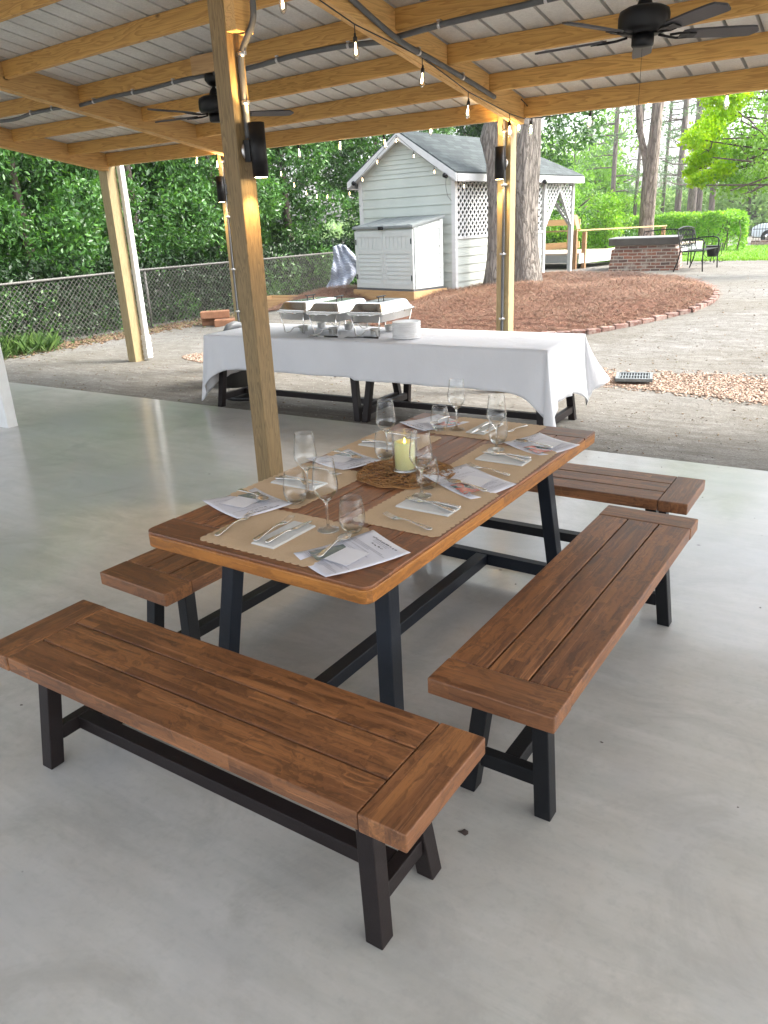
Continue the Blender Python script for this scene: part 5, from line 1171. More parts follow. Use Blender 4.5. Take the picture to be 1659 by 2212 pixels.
# ------------------------------------------------ stacked blocks, planter
M['block'] = simple('orange_block', (.27, .13, .07), .9, nz=.3, scale=5, bump=.5, bdist=.01)
for i, (x, y, z, w) in enumerate([(-12.25, 12.12, .075, 'bottom left'), (-11.80, 12.02, .075, 'bottom right'), (-12.12, 12.08, .226, 'top')]):
    mb = MB(); mb.box((0, 0, 0), (.60 if i == 2 else .42, .28, .145)); o = mb.build('stone_block', M['block'], loc=(0, 0, 0), bevel=.015); o.location = (x, y, z - .06 + .003 * i); o.rotation_euler.z = R(35) + i * .05; tag(o, 'orange landscaping block, %s of the small pile by the fence' % w, 'block', 'blocks piled by the fence')
t0 = empty('planter_box', (-11.15, 13.1, .08), R(8), 'unpainted wooden planter box behind the chafing dishes', 'planter')
for a, b in (((-.5, -.42, 0), (.5, -.38, .36)), ((-.5, .38, 0), (.5, .42, .36)), ((-.5, -.378, 0), (-.46, .378, .358)), ((.46, -.378, 0), (.5, .378, .358))): mb = MB(); mb.b2(a, b); mb.build('side_board', M['newwood'], t0)
mb = MB(); mb.b2((-.455, -.375, 0), (.455, .375, .22)); mb.build('soil', simple('soil', (.05, .035, .025), .95, bump=.8, bdist=.02), t0)

# ================================================================== TREES
def trunk_mesh(name, pts, rad, mat, parent=None, n=18, lump=.08, loc=None, flare=None, seed=0):
    g_ = random.Random(seed); mb = MB(); P = [Vector(p) for p in pts]; Q = []; Rr = []
    for i in range(len(P) - 1):
        for k in range(8): u = k / 8; Q.append(P[i].lerp(P[i + 1], u)); Rr.append(rad[i] + (rad[i + 1] - rad[i]) * u)
    Q.append(P[-1]); Rr.append(rad[-1]); vs = []; ph = [g_.uniform(0, 6) for _ in range(4)]
    for i, (q, r_) in enumerate(zip(Q, Rr)):
        for k in range(n):
            a = 2 * math.pi * k / n; rr_ = r_ * (1 + lump * math.sin(3 * a + ph[0] + i * .12) + lump * .6 * math.sin(5 * a + ph[1] - i * .2) + lump * .5 * math.sin(9 * a + ph[2]))
            if flare: f = max(0, 1 - q.z / flare[0] if False else 1 - (q.z - P[0].z) / flare[0]); rr_ *= 1 + flare[1] * f * f * (1 + .35 * math.sin(4 * a + ph[3]))
            vs.append((q.x + rr_ * math.cos(a), q.y + rr_ * math.sin(a), q.z))
    m = len(Q); fs = [(i * n + k, i * n + (k + 1) % n, (i + 1) * n + (k + 1) % n, (i + 1) * n + k) for i in range(m - 1) for k in range(n)]
    mb.add(vs, fs, True); return mb
# big trunk in the straw bed: two stems from one root
t0 = empty('large_tree', (-6.45, 14.75, G), 0, 'big grey barked double trunk standing in the pine straw bed', 'tree')
trunk_mesh('x', [(-.33, -.10, -.15), (-.30, -.08, .6), (-.30, -.05, 1.6), (-.33, 0, 2.3), (-.44, .02, 2.75), (-.30, .05, 3.4), (-.3, .1, 4.6)], [.27, .24, .235, .25, .29, .24, .22], M['oak_bark'], flare=(1.3, .28), seed=2).build('trunk', M['oak_bark'], t0)
trunk_mesh('x', [(.16, .10, -.15), (.13, .10, .6), (.10, .1, 1.6), (.10, .12, 2.8), (.12, .14, 4.6)], [.33, .30, .28, .27, .25], M['oak_bark'], flare=(1.3, .32), seed=5, n=22).build('trunk', M['oak_bark'], t0)
P_, d_ = blob_points([(-1.2, .5, 6.4, 2.2, 2, 1.3), (1.5, 1.2, 6.8, 2.4, 2, 1.4), (0, .5, 7.6, 2.5, 2, 1.2)], 5000, 4, .2); V, F = leaf_cloud(P_, .16, seed=4); np_mesh('crown', V, F, M['leaf_mid'], parent=t0)

# cedar with forked trunk
t0 = empty('cedar_tree', (-6.68, 25, .5), 0, 'forked reddish grey trunk of the cedar behind the brick hearth', 'tree')
trunk_mesh('x', [(0, 0, -.2), (.0, 0, 1.0), (.02, 0, 2.4), (.06, 0, 3.2), (.09, 0, 4.5), (.13, 0, 7)], [.25, .205, .19, .165, .155, .13], M['cedar_bark'], flare=(.8, .25), seed=8, lump=.12).build('trunk', M['cedar_bark'], t0)
trunk_mesh('x', [(-.05, 0, 2.3), (-.17, 0, 2.8), (-.38, 0, 3.5), (-.50, 0, 4.4), (-.75, 0, 6.5)], [.115, .105, .095, .09, .07], M['cedar_bark'], seed=9, n=12).build('limb', M['cedar_bark'], t0)
P_, d_ = blob_points([(0, 0, 7.6, 1.8, 1.8, 1.5), (-.8, .3, 7, 1.2, 1.2, .9)], 2600, 14, .2); V, F = leaf_cloud(P_, .14, seed=14); np_mesh('crown', V, F, M['needle'], parent=t0)

# evergreen thicket behind the fence: a few shared crowns, each tree its own
def crown_data(seed, H, Rr, n, size, droop=.2, lobes=30):
    g_ = random.Random(seed); B = []
    for k in range(lobes):
        z = g_.uniform(.04, .97) * H; rr_ = Rr * (1 - .35 * abs(z / H - .45)); a = g_.uniform(0, 6.28); q = rr_ * g_.uniform(.45, .82); s_ = g_.uniform(.30, .55) * Rr * .75
        B.append((q * math.cos(a), q * math.sin(a), z, s_, s_, s_ * g_.uniform(.7, 1.1)))
    B.append((0, 0, H * .5, Rr * .55, Rr * .55, H * .45))
    P, d = blob_points(B, n, seed, .62); P = P[P[:, 2] > .05]; d = d[:len(P)]
    V, F = leaf_cloud(P, size, aspect=.40, droop=droop, out=None, seed=seed); return V, F
def mesh_from(name, V, F, mat):
    o = np_mesh(name, V, F, mat); m = o.data; bpy.data.objects.remove(o); return m
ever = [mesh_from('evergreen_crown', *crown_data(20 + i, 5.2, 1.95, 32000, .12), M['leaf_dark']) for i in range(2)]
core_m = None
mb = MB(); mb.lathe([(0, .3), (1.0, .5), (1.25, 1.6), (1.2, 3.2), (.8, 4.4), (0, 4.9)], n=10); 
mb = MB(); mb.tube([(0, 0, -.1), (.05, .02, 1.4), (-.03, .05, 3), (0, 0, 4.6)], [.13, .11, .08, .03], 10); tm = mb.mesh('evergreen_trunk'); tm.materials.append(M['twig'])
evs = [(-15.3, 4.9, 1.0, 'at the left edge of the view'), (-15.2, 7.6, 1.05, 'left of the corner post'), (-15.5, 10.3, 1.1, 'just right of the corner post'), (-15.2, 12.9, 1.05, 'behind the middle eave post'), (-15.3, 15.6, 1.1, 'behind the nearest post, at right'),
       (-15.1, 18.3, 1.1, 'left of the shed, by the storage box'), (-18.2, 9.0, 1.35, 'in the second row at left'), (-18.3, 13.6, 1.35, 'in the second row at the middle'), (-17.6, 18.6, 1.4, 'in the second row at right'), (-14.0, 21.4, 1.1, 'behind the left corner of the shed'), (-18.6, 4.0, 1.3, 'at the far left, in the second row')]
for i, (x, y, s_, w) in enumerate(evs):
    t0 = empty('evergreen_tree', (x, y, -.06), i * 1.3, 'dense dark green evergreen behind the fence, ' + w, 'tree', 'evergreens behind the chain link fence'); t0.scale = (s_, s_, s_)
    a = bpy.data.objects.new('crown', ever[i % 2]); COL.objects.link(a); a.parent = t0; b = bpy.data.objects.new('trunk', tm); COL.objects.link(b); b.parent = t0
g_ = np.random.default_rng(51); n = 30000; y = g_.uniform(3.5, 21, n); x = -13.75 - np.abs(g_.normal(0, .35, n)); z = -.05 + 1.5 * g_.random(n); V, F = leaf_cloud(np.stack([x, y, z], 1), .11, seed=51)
tag(np_mesh('undergrowth', V, F, rand_leaf('shade_darkened_leaf', [(.010, .026, .008), (.018, .05, .013), (.03, .075, .018)], .4, .05)), 'leafy undergrowth with thicket shade in its colour, right behind the chain link fence', 'undergrowth', kind='stuff')  # thicket shade put into the leaf colour, darkening the fence background
# low vines and weeds along the fence foot (uncountable)
g_ = np.random.default_rng(31); n = 9000; y = g_.uniform(4.5, 18.2, n); x = -13.25 + np.abs(g_.normal(0, .22, n)) * np.where(g_.random(n) < .35, 1, -1); dens = .12 + .7 * (y < 9.2)
kp = g_.random(n) < dens; z = -.05 + g_.random(n) ** 2 * np.where(y < 9.2, 1.1, .5); C = np.stack([x, y, z], 1)[kp]; V, F = leaf_cloud(C, .07, aspect=.6, seed=31)
tag(np_mesh('vines', V, F, M['leaf_mag']), 'green vines and weeds growing through the foot of the fence', 'vines', kind='stuff')
n = 1500; x = g_.uniform(-13.1, -12.5, n); y = g_.uniform(5.0, 8.6, n); a = g_.uniform(0, 6.28, n); h = g_.uniform(.12, .40, n); w = .0035
kp = g_.random(n) < np.clip(1.3 - (x + 13.1) / .6, 0, 1); x, y, a, h = x[kp], y[kp], a[kp], h[kp]; n = len(x); L = g_.normal(0, .10, (n, 2)); zz = -.06
V = np.stack([np.stack([x - w * np.cos(a), y - w * np.sin(a), np.full(n, zz)], 1), np.stack([x + w * np.cos(a), y + w * np.sin(a), np.full(n, zz)], 1), np.stack([x + L[:, 0] * .5 - w * .6 * np.cos(a), y + L[:, 1] * .5, zz + h * .6], 1), np.stack([x + L[:, 0] * 1.3, y + L[:, 1] * 1.3, zz + h], 1)], 1).reshape(-1, 3); b_ = np.arange(n)[:, None] * 4
tag(np_mesh('tall_grass', V, np.concatenate([b_ + [0, 1, 2], b_ + [1, 3, 2]], 0), rand_leaf('weed_blade', [(.035, .085, .015), (.06, .13, .02), (.10, .17, .03)], .6, .2)), 'tufts of tall grass at the foot of the fence, at the left edge', 'grass', kind='stuff')
tag(scatter('dry_leaves', 5000, (-13.6, -11.9, 5, 19, lambda x, y: math.exp(-((x + 13.0) / .35) ** 2)), .035, M['litter'], seed=8, flat=.3), 'brown fallen leaves gathered along the fence', 'dead leaves', kind='stuff')

# magnolia and mid trees behind the shed
def leafy(name, x, y, z, H, Rr, n, size, mat, label, group=None, seed=1, tr=.16, crown0=.0, lobes=26):
    t0 = empty(name, (x, y, z), 0, label, 'tree', group); V, F = crown_data(seed, H, Rr, n, size, lobes=lobes); V = V + np.array([0, 0, crown0]); np_mesh('crown', V, F, mat, parent=t0)
    mb = MB(); mb.tube([(0, 0, -.3), (.06, 0, (crown0 + H) * .3), (0, .05, (crown0 + H) * .6), (0, 0, (crown0 + H) * .92)], [tr, tr * .8, tr * .5, tr * .15], 10)
    rg = random.Random(seed)
    for k in range(7): a = rg.uniform(0, 6.28); z0_ = crown0 + H * rg.uniform(.1, .7); mb.tube([(0, 0, z0_), (.5 * Rr * math.cos(a), .5 * Rr * math.sin(a), z0_ + .4), (.85 * Rr * math.cos(a), .85 * Rr * math.sin(a), z0_ + .8)], [tr * .4, tr * .25, tr * .08], 6)
    mb.build('trunk', M['twig'], t0); return t0
leafy('magnolia_tree', -11.2, 26.2, .4, 6.6, 2.6, 20000, .20, M['leaf_mag'], 'dark glossy magnolia rising behind the shed roof', seed=41)
leafy('magnolia_tree', -14.2, 27.5, .3, 7.5, 3.0, 16000, .20, M['leaf_mag'], 'dark magnolia behind the left part of the shed roof', seed=42)
leafy('leafy_tree', -14.6, 36, .2, 4.6, 2.0, 4200, .15, M['leaf_mid'], 'pale green tree between the shed and the cedar', seed=43)
leafy('leafy_tree', -12.3, 33, .2, 3.0, 1.6, 5500, .14, M['leaf_mid'], 'lower green tree right of the shed porch', seed=44)
leafy('yellow_green_bush', -7.75, 24.4, .5, 1.75, .78, 5200, .105, M['leaf_lime'] if 0 else M['leaf_hedge'], 'bright yellow green bush left of the cedar trunk', seed=45, tr=.04)
leafy('shrub', -9.3, 24.6, .5, 1.25, .95, 5200, .10, M['leaf_hedge'], 'low green shrub behind the ramp, at left', 'shrubs behind the ramp', 46, .04)
leafy('shrub', -8.4, 26.2, .5, 1.3, 1.1, 5200, .10, M['leaf_mag'], 'low dark shrub behind the ramp, at the middle', 'shrubs behind the ramp', 47, .04)
# clipped hedge
def hedge(a, b, wid, h, label, n=26000):
    a = Vector(a); b = Vector(b); L = (b - a).length; u = (b - a) / L; w = Vector((-u.y, u.x)); g_ = np.random.default_rng(int(L * 100))
    s_ = g_.random(n) * L; f = g_.choice(3, n, p=[.42, .36, .22]); q = g_.random(n); tt = np.where(f == 0, -1 + .15 * g_.random(n), np.where(f == 1, q * 2 - 1, 1 - .15 * g_.random(n))); zz = np.where(f == 1, 1 - .10 * g_.random(n), g_.random(n) ** .7)
    bump = 1 + .10 * np.sin(s_ * 3.1) * np.sin(zz * 5 + s_) + .05 * np.sin(s_ * 9)
    rnd = np.clip((zz - .8) / .2, 0, 1); tt = tt * (1 - .25 * rnd ** 2); zz = zz * (1 + .04 * np.sin(s_ * 2.3)); end = np.minimum(s_, L - s_); pull = np.clip(1 - end / .5, 0, 1) ** 2; tt *= 1 - .5 * pull; zz *= 1 - .12 * pull
    X = a.x + u.x * s_ + w.x * tt * wid / 2 * bump; Y = a.y + u.y * s_ + w.y * tt * wid / 2 * bump; Z = np.array([terr(p, r) for p, r in zip(X, Y)]) + .05 + zz * h
    V, F = leaf_cloud(np.stack([X, Y, Z], 1), .095, aspect=.55, seed=int(L * 10)); c0 = Vector((a.x, a.y, .5)); t0 = empty('hedge', c0, 0, label, 'hedge'); V = V - np.array([c0.x, c0.y, c0.z]); np_mesh('foliage', V, F, M['leaf_hedge'], parent=t0)
    mb = MB(); rg = random.Random(3)
    for k in range(int(L * 5)): s1 = rg.uniform(.1, L - .1); p = Vector((u.x * s1 + w.x * rg.uniform(-.3, .3) * wid, u.y * s1 + w.y * rg.uniform(-.3, .3) * wid, -.1)); mb.tube([p, p + Vector((rg.uniform(-.1, .1), rg.uniform(-.1, .1), h * .55)), p + Vector((rg.uniform(-.2, .2), rg.uniform(-.2, .2), h * .95))], [.022, .016, .008], 5)
    mb.build('woody_growth', M['twig'], t0)
hedge((-4.62, 27.8), (-9.8, 33.4), 1.2, 1.12, 'clipped green hedge beyond the brick hearth and lawn')
hedge((-9.0, 29.4), (-12.2, 31.0), 1.1, 1.1, 'dark hedge beyond the ramp and railing', 9000)

# pines far off
def pine(px, w_px, Y, y_top, y_bot, label, seed, dens=1.0, tufts=None):
    base = at(px, 520, Y); zb = terr(base.x, Y); r_ = w_px * (Y * 1.28) / FPX / 2; Ht = 17; rg = random.Random(seed); t0 = empty('pine_tree', (base.x, Y, zb - .1), 0, label, 'tree', 'tall pines beyond the hedge')
    mb = MB(); lean = rg.uniform(-.02, .02); mb.tube([(0, 0, 0), (lean * 5, 0, 5), (lean * 11, 0, 11), (lean * 17, 0, Ht)], [r_ * 1.1, r_, r_ * .8, r_ * .25], 10)
    V = []; z = 3.2
    B = []
    while z < Ht - .5:
        for q in range(rg.choice([1, 2, 2])):
            a = rg.uniform(0, 6.28); L = rg.uniform(1.2, 2.9) * (1 - .4 * z / Ht) * dens; tip = Vector((lean * z + L * math.cos(a), L * math.sin(a), z + rg.uniform(-.2, .7)))
            mb.tube([(lean * z, 0, z), ((tip.x + lean * z) / 2, tip.y / 2, z + .05), tuple(tip)], [.05, .035, .012], 5)
            for s_ in (.55, .8, 1.0): p = Vector((lean * z, 0, z)).lerp(tip, s_); B.append((p.x, p.y, p.z + .1, rg.uniform(.35, .65), rg.uniform(.35, .65), rg.uniform(.16, .30)))
        z += rg.uniform(.45, 1.0)
    mb.build('trunk', M['pine_bark'], t0); P, d = blob_points(B, int(2000 * dens), seed, .1); V, F = leaf_cloud(P, .30, aspect=.16, droop=-.2, seed=seed); np_mesh('crown', V, F, M['needle'], parent=t0)
for px, w_px, Y, lab, sd, dn in [(1318, 7, 52, 'slim pine right of the shed, the leftmost tall one', 61, 1.0), (1366, 5, 58, 'thin pine just left of the cedar trunk', 62, .8), (1458, 9, 50, 'pine right of the cedar trunk', 63, 1.15), (1487, 12, 47, 'thickest pine, behind the hedge', 64, 1.0), (1503, 8, 54, 'pine close beside the thickest one', 65, .9), (1531, 8, 56, 'pine behind the bright green branches', 66, 1.0), (1270, 6, 60, 'pine seen over the shed roof', 67, 1.1), (1425, 5, 66, 'faint far pine right of the cedar', 68, 1.0), (1620, 6, 64, 'faint far pine at the right edge', 69, 1.0)]:
    pine(px, w_px, Y, 0, 0, lab, sd, dn)
# far leafy belt
for i, (px, Y, H, Rr, mt, lab) in enumerate([(1610, 62, 4.6, 4.6, 'leaf_far', 'round pale green tree over the parked car'), (1690, 66, 5.5, 5.5, 'leaf_far', 'pale green tree at the right edge, far off'), (1540, 72, 2.9, 3.5, 'leaf_far', 'yellow green far tree behind the hedge'), (1462, 70, 2.6, 3.5, 'leaf_far', 'far green tree right of the cedar'), (1350, 64, 2.8, 3.0, 'leaf_far', 'far green tree left of the cedar'), (1290, 58, 5.5, 3.6, 'leaf_mid', 'far green tree beside the magnolia'), (1235, 62, 8.5, 5.0, 'leaf_mid', 'tall far tree behind the magnolia'), (1750, 78, 9, 7, 'leaf_far', 'large far tree beyond the car'), (1400, 80, 2.8, 5, 'leaf_far', 'farthest green tree behind the cedar')]):
    b = at(px, 500, Y); leafy('broadleaf_tree', b.x, Y, -.1, H, Rr, 6500, .38, M[mt], lab, 'far trees beyond the hedge', 80 + i, .2)
g_ = random.Random(9)
B = [(g_.uniform(-95, 25), g_.uniform(92, 104), g_.uniform(-.5, .8), 5, 4, g_.uniform(1.4, 2.6)) for _ in range(60)]; P_, d_ = blob_points(B, 26000, 3, .3); V, F = leaf_cloud(P_, .8, seed=77)
tag(np_mesh('distant_woods', V, F, M['leaf_far']), 'far woodland closing the view beyond the hedge', 'woods', kind='stuff')

# bright maple at the right
t0 = empty('maple_tree', (-.2, 18.6, .5), 0, 'tree with bright lime green leaves reaching in from the right', 'tree')
o_ = Vector((-.2, 18.6, .5)); mb = MB(); mb.tube([(0, 0, -.2), (.05, 0, 1.2), (0, 0, 2.4), (.1, .1, 4), (.2, .2, 6)], [.26, .2, .18, .14, .06], 12); mb.build('trunk', M['twig'], t0)
lb = []; rg = random.Random(21)
def bl(px, py, Y, r_, rz=None): p = at(px, py, Y) - o_; lb.append((p.x, p.y, p.z, r_, r_, rz or r_ * .7)); return p
spots = [(1585, 205, .33), (1620, 235, .36), (1560, 245, .34), (1530, 285, .36), (1500, 300, .26), (1545, 325, .36), (1510, 345, .28), (1500, 390, .16), (1520, 385, .22), (1590, 290, .34), (1640, 300, .36), (1560, 365, .26), (1600, 345, .25), (1655, 350, .25), (1490, 372, .15), (1660, 210, .4), (1700, 260, .5), (1545, 205, .25), (1720, 180, .6), (1600, 160, .5), (1700, 100, .7)]
tips = [bl(x, y, rg.uniform(16.6, 18.8), r_ * 1.1) for x, y, r_ in spots]
P_, d_ = blob_points([q for q, s_ in zip(lb, spots) if s_[0] < 1590], 8500, 22, .0); V, F = leaf_cloud(P_, .08, aspect=.6, seed=23); np_mesh('foliage', V, F, M['leaf_lime'], parent=t0)
mb = MB()
def branch(a, b, r0, dep):
    a = Vector(a); b = Vector(b); mid = (a + b) / 2 + Vector((rg.uniform(-.15, .15), rg.uniform(-.15, .15), rg.uniform(-.1, .2))) * (b - a).length * .6
    mb.tube([a, a.lerp(mid, .5) + Vector((0, 0, .02)), mid, mid.lerp(b, .5), b], [r0, r0 * .85, r0 * .7, r0 * .5, r0 * .3], 5)
    if dep > 0:
        for k in range(3): t_ = rg.uniform(.3, .95); s_ = a.lerp(b, t_); branch(s_, s_ + Vector((rg.uniform(-.5, .1), rg.uniform(-.3, .3), rg.uniform(-.25, .35))) * (1.0 if dep > 1 else .6), r0 * .45, dep - 1)
for i, tp in enumerate(tips): branch((0, 0, rg.uniform(1.6, 3.2)), tp, .035, 2 if i % 2 == 0 else 1)
for px, py in ((1578, 412), (1525, 400), (1560, 300), (1600, 260), (1640, 330), (1540, 340)): branch((0, 0, 1.9), at(px, py, 16.8) - o_, .04, 2)
mb.build('branches', M['twig'], t0)
P_, d_ = blob_points([(*(at(x, y, 17.6) - o_), .5, .6, .3) for x, y in ((1600, 400), (1640, 380), (1570, 390), (1650, 290), (1620, 320), (1590, 330))] + [q for q, s_ in zip(lb, spots) if s_[0] >= 1590], 5200, 5, 0); V, F = leaf_cloud(P_, .075, aspect=.6, seed=3); np_mesh('sparse_leaves', V, F, M['leaf_mid'], parent=t0)

# ================================================================== HEARTH, BENCHES, RAMP
t = NT('old_brick'); v = t.tc('Object')
br = t.n('ShaderNodeTexBrick'); br.inputs['Scale'].default_value = 1; br.inputs['Brick Width'].default_value = .215; br.inputs['Row Height'].default_value = .075; br.inputs['Mortar Size'].default_value = .010; br.inputs['Mortar Smooth'].default_value = .25
br.inputs['Color1'].default_value = (0, 0, 0, 1); br.inputs['Color2'].default_value = (1, 1, 1, 1); uv = t.n('ShaderNodeUVMap'); ds = t.n('ShaderNodeVectorMath', operation='ADD'); nzv = t.n('ShaderNodeTexNoise'); nzv.inputs['Scale'].default_value = 5; t.l(v, nzv.inputs['Vector'])
sc_ = t.n('ShaderNodeVectorMath', operation='SCALE'); sc_.inputs['Scale'].default_value = .03; t.l(nzv.outputs['Color'], sc_.inputs[0]); t.l(uv.outputs[0], ds.inputs[0]); t.l(sc_.outputs[0], ds.inputs[1]); t.l(ds.outputs[0], br.inputs['Vector'])
c = t.ramp(br.outputs['Color'], [(0, (.10, .065, .055)), (.4, (.20, .085, .06)), (.7, (.30, .12, .075)), (1, (.17, .11, .09))]); c = t.mix(br.outputs['Fac'], c, (.42, .37, .32)); c = t.mix(t.ramp(t.noise(v, 4, 5, .7), [(.5, (0, 0, 0)), (.68, (.8, .8, .8))]), c, (.42, .37, .32))
M['oldbrick'] = t.bsdf(c, .9, bump=t.math('ADD', t.math('MULTIPLY', t.noise(v, 30, 3), .4), t.math('SUBTRACT', 1.0, br.outputs['Fac'])), bstr=.7, bdist=.012)
HP = Vector((-5.97, 19.29, .48)); t0 = empty('brick_hearth', HP, R(9), 'old brick hearth with a grey slab top beyond the straw bed', 'hearth'); hw, hd = 1.56, 1.30
mb = MB(); mb.hexa([(-.02, -.02, 0), (hw + .02, -.02, 0), (hw + .02, hd, 0), (-.02, hd, 0), (.03, .02, .50), (hw - .03, .02, .50), (hw - .03, hd, .50), (.03, hd, .50)]); o = mb.build('brick_body', M['oldbrick'], t0); uvface(o.data)
mb = MB(); mb.b2((.10, .06, .50), (hw - .10, hd - .05, .60)); o = mb.build('brick_neck', M['oldbrick'], t0); uvface(o.data)
mb = MB(); mb.hexa([(.03, .02, .501), (hw - .03, .02, .501), (hw - .03, hd, .501), (.03, hd, .501), (.1, .06, .53), (hw - .1, .06, .53), (hw - .1, hd, .53), (.1, hd, .53)]); mb.build('mortar_ledge', simple('mortar', (.40, .35, .30), .9, bump=.5), t0)
mb = MB(); mb.b2((-.04, -.06, .60), (hw - .02, hd, .745)); mb.build('slab', simple('slab_grey', (.075, .065, .058), .7, nz=.1), t0, bevel=.006)
mb = MB(); mb.b2((-.05, -.07, .7455), (hw - .01, hd + .01, .765)); mb.build('slab_top', simple('slab_top_grey', (.22, .22, .22), .5), t0)
def garden_bench(loc, rz, label, s_=1.0):
    t0 = empty('metal_bench', loc, rz, label, 'bench', 'black metal benches at the hearth'); t0.scale = (s_,) * 3; Lb = 1.22; Bk = M['black']
    # local: X along the bench, -Y is the front
    for sx in (-1, 1):
        x = sx * Lb / 2; mb = MB()
        mb.tube([(x, -.27, 0), (x, -.25, .25), (x, -.25, .43), (x, -.26, .58), (x, -.22, .64), (x, -.12, .665), (x, .10, .655), (x, .20, .65)], .014, 7); mb.build('front_leg', Bk, t0)
        mb = MB(); mb.tube([(x, .33, 0), (x, .26, .2), (x, .22, .42), (x, .26, .65), (x, .30, .82)], .014, 7); mb.build('rear_leg', Bk, t0)
        mb = MB(); mb.tube([(x, -.25, .42), (x, .22, .40)], .012, 6); mb.build('side_rail', Bk, t0)
    mb = MB()
    for k in range(8): y = -.24 + k * .062; mb.box((0, y, .43 - .02 * (k / 7)), (Lb, .035, .008))
    mb.build('seat', Bk, t0)
    bkp = lambda x, v_: Vector((x, .225 + .085 * v_, .46 + .39 * v_)); crest = lambda x: 1 + .12 * (1 - (2 * x / Lb) ** 2)
    mb = MB(); mb.tube([bkp(x, crest(x)) for x in np.linspace(-Lb / 2, Lb / 2, 17)], .015, 7); mb.tube([bkp(-Lb / 2, .06), bkp(Lb / 2, .06)], .012, 6); mb.build('back_frame', Bk, t0)
    mb = MB(); n = 11
    for k in range(n):
        xa = -Lb / 2 + Lb * k / n; xb = xa + Lb / n
        for a_, b_ in (((xa, .06), (xb, .55)), ((xb, .06), (xa, .55)), ((xa, .55), (xb, crest(xb))), ((xb, .55), (xa, crest(xa)))): mb.bar(bkp(*a_), bkp(*b_), .012, .006)
    mb.build('back_lattice', Bk, t0)
garden_bench((-4.02, 19.65, .5), R(90 - 3), 'black metal bench with lattice back at the right of the hearth', 1.06)
garden_bench((-5.25, 21.6, .46), R(5), 'black metal bench mostly hidden behind the hearth', 1.0)
t0 = empty('plant_stand', (-4.15, 22.0, .5), 0, 'black pot in a scrolled iron stand behind the metal bench', 'plant stand'); mb = MB(); mb.lathe([(0, .16), (.13, .16), (.18, .42), (.20, .43), (.17, .43), (0, .40)], n=20); mb.build('pot', M['blackplastic'], t0)
mb = MB()
for k in range(4):
    a = k * math.pi / 2 + .4; f = lambda r_, z: (r_ * math.cos(a), r_ * math.sin(a), z); mb.tube([f(.19, .36), f(.22, .22), f(.12, .12), f(.18, .02), f(.26, .04), f(.25, .10), f(.20, .09)], .008, 6)
mb.build('stand', M['black'], t0)
# ramp deck with railings
DP = Vector((-7.06, 20.15, .5)); t0 = empty('ramp_deck', DP, 0, 'pale board ramp and landing with timber railings behind the porch', 'deck')
M['skirt'] = simple('skirt_white', (.66, .68, .70), .6, nz=.05); M['skirt_g'] = simple('skirt_grey', (.36, .37, .37), .6, nz=.06)
mb = MB(); mb.b2((-2.4, 0, .34), (0, 2.4, .385)); mb.build('landing_boards', M['decktop'], t0)
mb = MB(); mb.b2((-2.4, -.012, .15), (-.01, .012, .338)); mb.build('front_skirt', M['skirt_g'], t0)
rv = Vector((.46, 5.2, 0)); rp = Vector((.5, 6.0, 0))
mb = MB(); mb.hexa([(0, .0, .34), (.03, 0, .34), (1.75, 6.3, .34), (0, 6.3, .34), (0, 0, .385), (.03, 0, .385), (1.75, 6.3, .385), (0, 6.3, .385)]); mb.build('ramp_boards', M['decktop'], t0)
mb = MB(); mb.hexa([(.012, -.01, .14), (.03, -.02, .14), (1.74, 6.28, .12), (1.71, 6.30, .12), (.012, -.01, .338), (.03, -.02, .338), (1.74, 6.28, .338), (1.71, 6.30, .338)]); mb.build('ramp_skirt', M['skirt'], t0)
pw = lumber('railing_wood', 2, (.25, .13, .06), (.38, .22, .11))
for x, y, h in ((-.06, -.10, .93), (-1.18, -.06, .90), (-1.05, 2.2, 1.15), (.06, .25, .9), (1.0, 4.4, .86)): mb = MB(); mb.b2((x - .05, y - .05, -.02 if y < 1 else .1), (x + .05, y + .05, h)); mb.build('railing_post', pw, t0, bevel=.004)
mb = MB(); mb.bar((-2.4, -.06, .90), (.0, -.10, .945), .10, .035); mb.build('hand_rail', M['newwood'], t0); mb = MB(); mb.bar((-.05, 0, .94), (1.05, 4.4, .90), .10, .035); mb.build('hand_rail', M['newwood'], t0)
mb = MB(); mb.bar((-2.3, 2.2, 1.12), (-.75, 2.2, 1.12), .04, .16); mb.build('back_rail', M['newwood'], t0); mb = MB(); mb.bar((-2.3, 2.2, .46), (-.75, 2.2, .52), .04, .17); mb.build('kick_board', M['newwood'], t0)
mb = MB(); mb.bar((-1.4, .6, 1.25), (-1.1, -.03, .95), .09, .035); mb.bar((-.3, .5, 1.3), (0.0, -.05, .96), .09, .035); mb.build('brace_boards', M['newwood'], t0)

